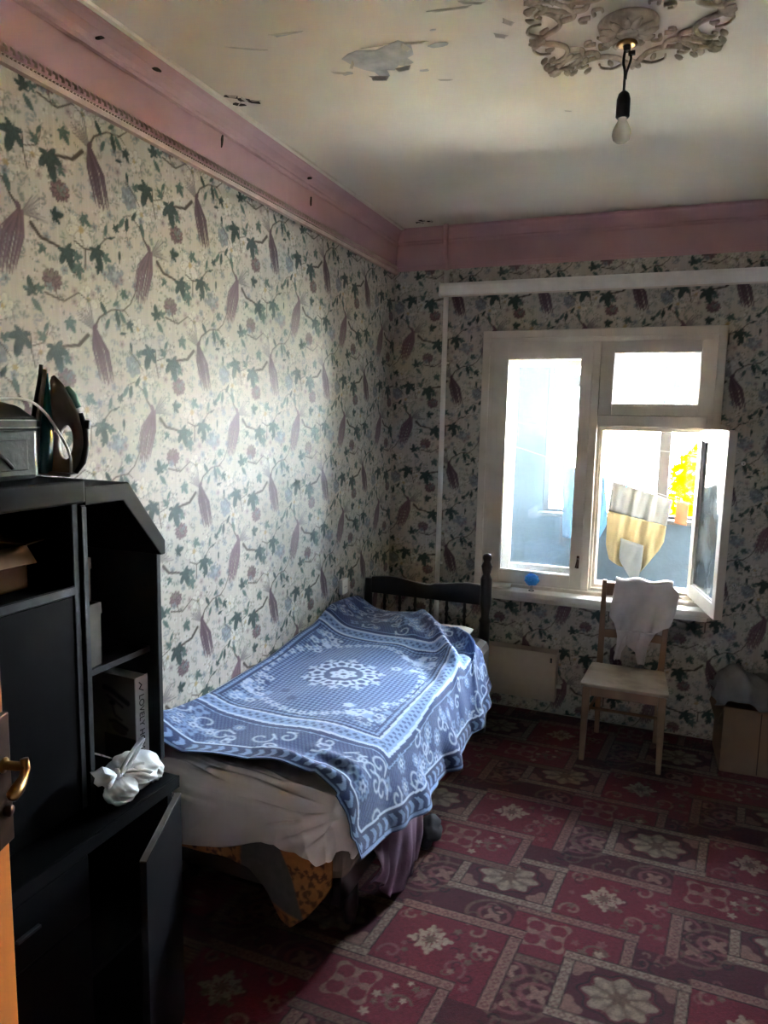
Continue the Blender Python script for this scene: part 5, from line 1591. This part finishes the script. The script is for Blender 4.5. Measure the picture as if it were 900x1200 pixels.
tag(fast_grid('grey_sack', np.stack([Xb, Yb, Zb], -1), M['bag_grey']), 'crumpled grey plastic sack lying on top of the large carton', 'sack').modifiers.new('thickness', 'SOLIDIFY').thickness = 0.003

# ================================================================== CEILING ROSE AND BULB
RX, RY = 1.530, -2.060
ro = thing('ceiling_rose', (RX, RY, RH), 'ornate plaster ceiling rose with acanthus scrolls', 'ceiling rose')
G().lathe([(0.0, -0.030), (0.028, -0.030), (0.032, -0.026), (0.050, -0.030), (0.072, -0.026), (0.083, -0.014), (0.088, 0.0), (0.02, 0.0)], 40, (RX, RY, RH - 0.0005)).build('boss', M['plaster'], ro, smooth=True)
def petal(cx, cy, ang, ln, w, z0, z1, name, par, curl=0.012):
    rows = []
    for i in range(7):
        t = i / 6
        ww = w * math.sin(math.pi * (0.12 + 0.83 * t)) ** 0.8
        row = []
        for j in range(5):
            s = (j / 4 - 0.5)
            px, py = t * ln, s * ww
            z = z0 + (z1 - z0) * t - curl * (1 - 4 * s * s) * math.sin(math.pi * t) - 0.002 * math.cos(j * math.pi)
            row.append((cx + px * math.cos(ang) - py * math.sin(ang), cy + px * math.sin(ang) + py * math.cos(ang), z))
        rows.append(row)
    return G().grid(rows).build(name, M['plaster'], par, smooth=True, solid=0.004)
for k in range(12):
    a = k * math.pi / 6
    petal(RX + 0.034 * math.cos(a), RY + 0.034 * math.sin(a), a, 0.054, 0.028, RH - 0.031, RH - 0.026, 'petal', ro)
def scroll(pts, r0, r1, name='scroll'):
    p = spline([(x, y, RH - 0.003 - h * 0.5) for x, y, h in pts], 5)
    rs = list(np.linspace(r0, r1, len(p)) * 0.68)
    return G().tube(p, rs, 8).build(name, M['plaster'], ro, smooth=True)
for k in range(4):
    for sgn in (1, -1):
        base = k * math.pi / 2 - math.pi / 2 + math.pi
        def pt(r, da, h=0.006):
            a = base + sgn * da
            return (RX + r * 1.12 * math.cos(a), RY + r * math.sin(a), h)
        scroll([pt(0.24, 0.06), pt(0.195, 0.22), pt(0.185, 0.42), pt(0.215, 0.60), pt(0.255, 0.64), pt(0.265, 0.56), pt(0.245, 0.53)], 0.013, 0.007)
        scroll([pt(0.185, 0.50), pt(0.165, 0.66), pt(0.20, 0.82), pt(0.26, 0.86), pt(0.30, 0.80), pt(0.325, 0.84)], 0.012, 0.009)
        scroll([pt(0.12, 0.72), pt(0.14, 0.60), pt(0.13, 0.48), pt(0.115, 0.52)], 0.010, 0.006)
        scroll([pt(0.235, 0.10), pt(0.265, 0.20), pt(0.26, 0.34), pt(0.235, 0.40)], 0.008, 0.005)
        for (r, da, ln, w, tw) in ((0.295, 0.77, 0.040, 0.026, 0.0), (0.285, 0.86, 0.034, 0.022, 0.7), (0.255, 0.745, 0.030, 0.020, -0.9), (0.262, 0.47, 0.028, 0.020, 0.4), (0.280, 0.60, 0.030, 0.020, 0.3), (0.212, 0.30, 0.028, 0.018, -0.6), (0.20, 0.90, 0.030, 0.020, 0.4)):
            x, y, h = pt(r, da)
            petal(x, y, base + sgn * (da + tw), ln, w, RH - 0.005, RH - 0.010, 'acanthus_leaf', ro, 0.008)
    a = k * math.pi / 2 + math.pi / 2
    for da in (-0.5, 0, 0.5):
        x, y = RX + 0.22 * 1.12 * math.cos(a), RY + 0.22 * math.sin(a)
        petal(x, y, a + da, 0.050, 0.026, RH - 0.005, RH - 0.012, 'acanthus_leaf', ro, 0.010)

BX, BYY = 1.527, -2.02
lb = thing('pendant_bulb', (BX, BYY, 2.73), 'bare light bulb hanging from a black cord under the ceiling rose', 'light bulb')
G().lathe([(0.030, 0), (0.032, -0.006), (0.022, -0.008)], 24, (BX, BYY, RH - 0.036)).build('gland_ring', M['brass'], lb, smooth=True)
G().tube([(BX, BYY, RH - 0.03), (BX + 0.002, BYY, RH - 0.06)], [0.014, 0.010], 10).build('terminal_block', M['black_plastic'], lb)
G().box(BX + 0.006, BX + 0.026, BYY - 0.006, BYY + 0.006, RH - 0.072, RH - 0.062).build('clip', M['black_plastic'], lb)
G().tube(spline([(BX - 0.004, BYY, 2.985), (BX - 0.007, BYY, 2.95), (BX - 0.001, BYY, 2.92), (BX - 0.001, BYY, 2.862)]), 0.0042, 8).build('cord', M['black_plastic'], lb, smooth=True)
G().tube(spline([(BX + 0.012, BYY, 2.975), (BX + 0.014, BYY, 2.955), (BX + 0.004, BYY, 2.92), (BX + 0.002, BYY, 2.90)]), 0.0036, 8).build('cord', M['black_plastic'], lb, smooth=True)
G().lathe([(0.0, 0.077), (0.006, 0.075), (0.016, 0.066), (0.0205, 0.05), (0.021, 0.0), (0.018, -0.004), (0.0, -0.004)], 20, (BX, BYY, 2.792)).build('bulb_holder', M['black_plastic'], lb, smooth=True)
G().lathe([(0.013, 0.0), (0.0135, -0.010), (0.020, -0.022), (0.0275, -0.038), (0.029, -0.050), (0.025, -0.065), (0.014, -0.074), (0.0, -0.077)], 24, (BX, BYY, 2.790)).build('bulb_glass', M['bulb'], lb, smooth=True)
G().tube([(BX - 0.010, BYY, 2.765), (BX - 0.006, BYY, 2.748), (BX, BYY, 2.752), (BX + 0.006, BYY, 2.748), (BX + 0.010, BYY, 2.765)], 0.0008, 6).build('filament', M['metal'], lb)
G().tube([(BX, BYY, 2.788), (BX, BYY, 2.765)], [0.006, 0.003], 8).build('glass_mount', M['clear'], lb)

# ================================================================== LAUNDRY ON THE BALCONY
LY = 0.75
def line_z(x):
    return 1.475 - (x - 1.33) * 0.285
ln = thing('washing_line', (1.6, LY, 1.4), 'thin washing line stretched across the balcony with laundry on it', 'washing line')
G().tube([(BXL + 0.002, LY, line_z(BXL)), (1.4, LY, line_z(1.4)), (2.0, LY, line_z(2.0)), (BXR - 0.002, LY, line_z(BXR) + 0.06)], 0.0025, 6).build('line', M['rope'], ln)
l2 = thing('washing_line', (1.6, 1.15, 1.8), 'bare second washing line higher up near the balcony glazing', 'washing line')
G().tube([(BXL + 0.002, 1.15, 1.86), (1.27, 1.15, 1.735), (1.65, 1.15, 1.655), (BXR - 0.002, 1.15, 1.50)], 0.0025, 6).build('line', M['rope'], l2)

pn = thing('knit_underpants', (1.58, LY, 1.1), 'large cream knitted underpants pegged to the washing line', 'underpants')
def hang_rows(ts, fx0, fx1, fz0, fz1, nx=40, yoff=0.0, seed=1, amp=0.012):
    rr = random.Random(seed); p = [rr.uniform(0, 6) for _ in range(3)]
    rows = []
    for t in ts:
        row = []
        for j in range(nx):
            s = j / (nx - 1)
            x = fx0(t) + (fx1(t) - fx0(t)) * s
            z = fz0(t) + (fz1(t) - fz0(t)) * s
            z -= 0.007 * (1 - t) * (t < 0.5)
            row.append((x, LY + yoff + amp * math.sin(x * 60 + p[0]) * (0.3 + t) + 0.5 * amp * math.sin(x * 110 + t * 9 + p[1]), z))
        rows.append(row)
    return rows
iv = lambda xs_, ys_: (lambda t: float(np.interp(t, xs_, ys_)))
# waistband and body, then the gusset; edges traced from the hanging garment
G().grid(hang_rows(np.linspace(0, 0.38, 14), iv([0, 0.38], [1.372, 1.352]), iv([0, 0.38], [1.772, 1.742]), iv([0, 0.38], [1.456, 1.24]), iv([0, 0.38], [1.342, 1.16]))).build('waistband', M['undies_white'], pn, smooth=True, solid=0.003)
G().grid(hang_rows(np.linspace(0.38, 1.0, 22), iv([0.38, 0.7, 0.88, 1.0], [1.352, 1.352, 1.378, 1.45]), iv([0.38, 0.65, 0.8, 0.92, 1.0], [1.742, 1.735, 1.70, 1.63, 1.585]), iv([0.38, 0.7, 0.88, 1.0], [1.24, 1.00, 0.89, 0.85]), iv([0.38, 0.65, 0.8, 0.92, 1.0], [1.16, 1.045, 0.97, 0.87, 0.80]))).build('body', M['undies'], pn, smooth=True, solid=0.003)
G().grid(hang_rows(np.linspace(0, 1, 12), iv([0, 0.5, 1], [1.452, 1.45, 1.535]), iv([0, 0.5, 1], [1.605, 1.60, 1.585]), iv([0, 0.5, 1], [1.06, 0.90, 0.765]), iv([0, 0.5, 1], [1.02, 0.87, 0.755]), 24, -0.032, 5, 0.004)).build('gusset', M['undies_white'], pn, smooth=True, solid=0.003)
def peg(x, mat, label, tilt):
    t = thing('clothes_peg', (x, LY, line_z(x)), label, 'peg')
    for s in (-1, 1):
        F = Matrix.Translation((x, LY + s * 0.007, line_z(x))) @ Matrix.Rotation(tilt, 4, 'Y') @ Matrix.Rotation(s * 0.10, 4, 'X')
        G().box(-0.006, 0.006, -0.0035, 0.0035, -0.028, 0.040, F).build('jaw', mat, t, bevel=0.001)
    G().tube([(x, LY - 0.010, line_z(x) + 0.010), (x, LY + 0.010, line_z(x) + 0.010)], 0.006, 10).build('spring', M['metal'], t)
peg(1.475, M['peg_teal'], 'teal clothes peg holding the cream underpants', 0.35)
peg(1.60, M['peg_tan'], 'tan clothes peg holding the cream underpants', 0.5)
bt = thing('blue_towel', (1.26, LY, 1.2), 'pale blue towel hanging at the left end of the washing line', 'towel')
G().grid(hang_rows(np.linspace(0, 1, 24), iv([0, 1], [1.02, 1.05]), iv([0, 0.5, 0.8, 1], [1.318, 1.345, 1.350, 1.30]), iv([0, 1], [1.56, 1.02]), iv([0, 0.8, 1], [1.478, 1.13, 1.02]), 30, 0.0, 7, 0.014)).build('cloth', M['blue_cloth'], bt, smooth=True, solid=0.003)
tt = thing('tan_sock', (1.84, LY, 1.2), 'small tan cloth hanging right of the cream underpants', 'cloth')
G().grid(hang_rows(np.linspace(0, 1, 12), iv([0, 1], [1.795, 1.79]), iv([0, 1], [1.875, 1.87]), iv([0, 1], [line_z(1.795), 1.18]), iv([0, 1], [line_z(1.875), 1.165]), 16, 0.0, 8, 0.006)).build('cloth', M['tan_cloth'], tt, smooth=True, solid=0.003)

# ================================================================== TREE IN THE YARD
tr = thing('autumn_tree', (3.25, 10.0, -6.0), 'yellow autumn tree seen through the balcony glazing', 'tree')
G().tube(spline([(3.25, 10, -6.0), (3.3, 10, -4), (3.2, 10.05, -2), (3.25, 10, 0.2)]), list(np.linspace(0.20, 0.06, 19)), 10).build('trunk', M['bark'], tr, smooth=True)
for k in range(9):
    a = k * 2.4; z0 = -3.0 + k * 0.38
    G().tube(spline([(3.25, 10, z0), (3.25 + 0.6 * math.cos(a), 10 + 0.6 * math.sin(a), z0 + 0.5), (3.25 + 1.4 * math.cos(a), 10 + 1.4 * math.sin(a), z0 + 0.9)]), list(np.linspace(0.05, 0.015, 13)), 6).build('branch', M['bark'], tr, smooth=True)
rng = np.random.default_rng(4)
nl = 14000
c = rng.normal(size=(nl, 3)); c /= np.linalg.norm(c, axis=1)[:, None]
rad_ = rng.uniform(0.45, 1.0, (nl, 1)) ** 0.6
clump = 1 + 0.14 * np.sin(c[:, :1] * 7 + 1) * np.sin(c[:, 1:2] * 6) + 0.1 * np.sin(c[:, 2:3] * 9)
ctr = c * rad_ * clump * np.array([1.95, 1.95, 2.5]) + np.array([3.25, 10.0, -0.85])
a = rng.normal(size=(nl, 3)); a /= np.linalg.norm(a, axis=1)[:, None]
b = np.cross(a, rng.normal(size=(nl, 3))); b /= np.linalg.norm(b, axis=1)[:, None]
sz = rng.uniform(0.07, 0.13, (nl, 1))
V = np.stack([ctr - a * sz, ctr + b * sz * 0.6, ctr + a * sz, ctr - b * sz * 0.6], 1).reshape(-1, 3)
me = bpy.data.meshes.new('foliage')
me.from_pydata(V.tolist(), [], np.arange(nl * 4).reshape(-1, 4).tolist())
fo = finish('foliage', me, M['leaf'], tr); fo['kind'] = 'stuff'
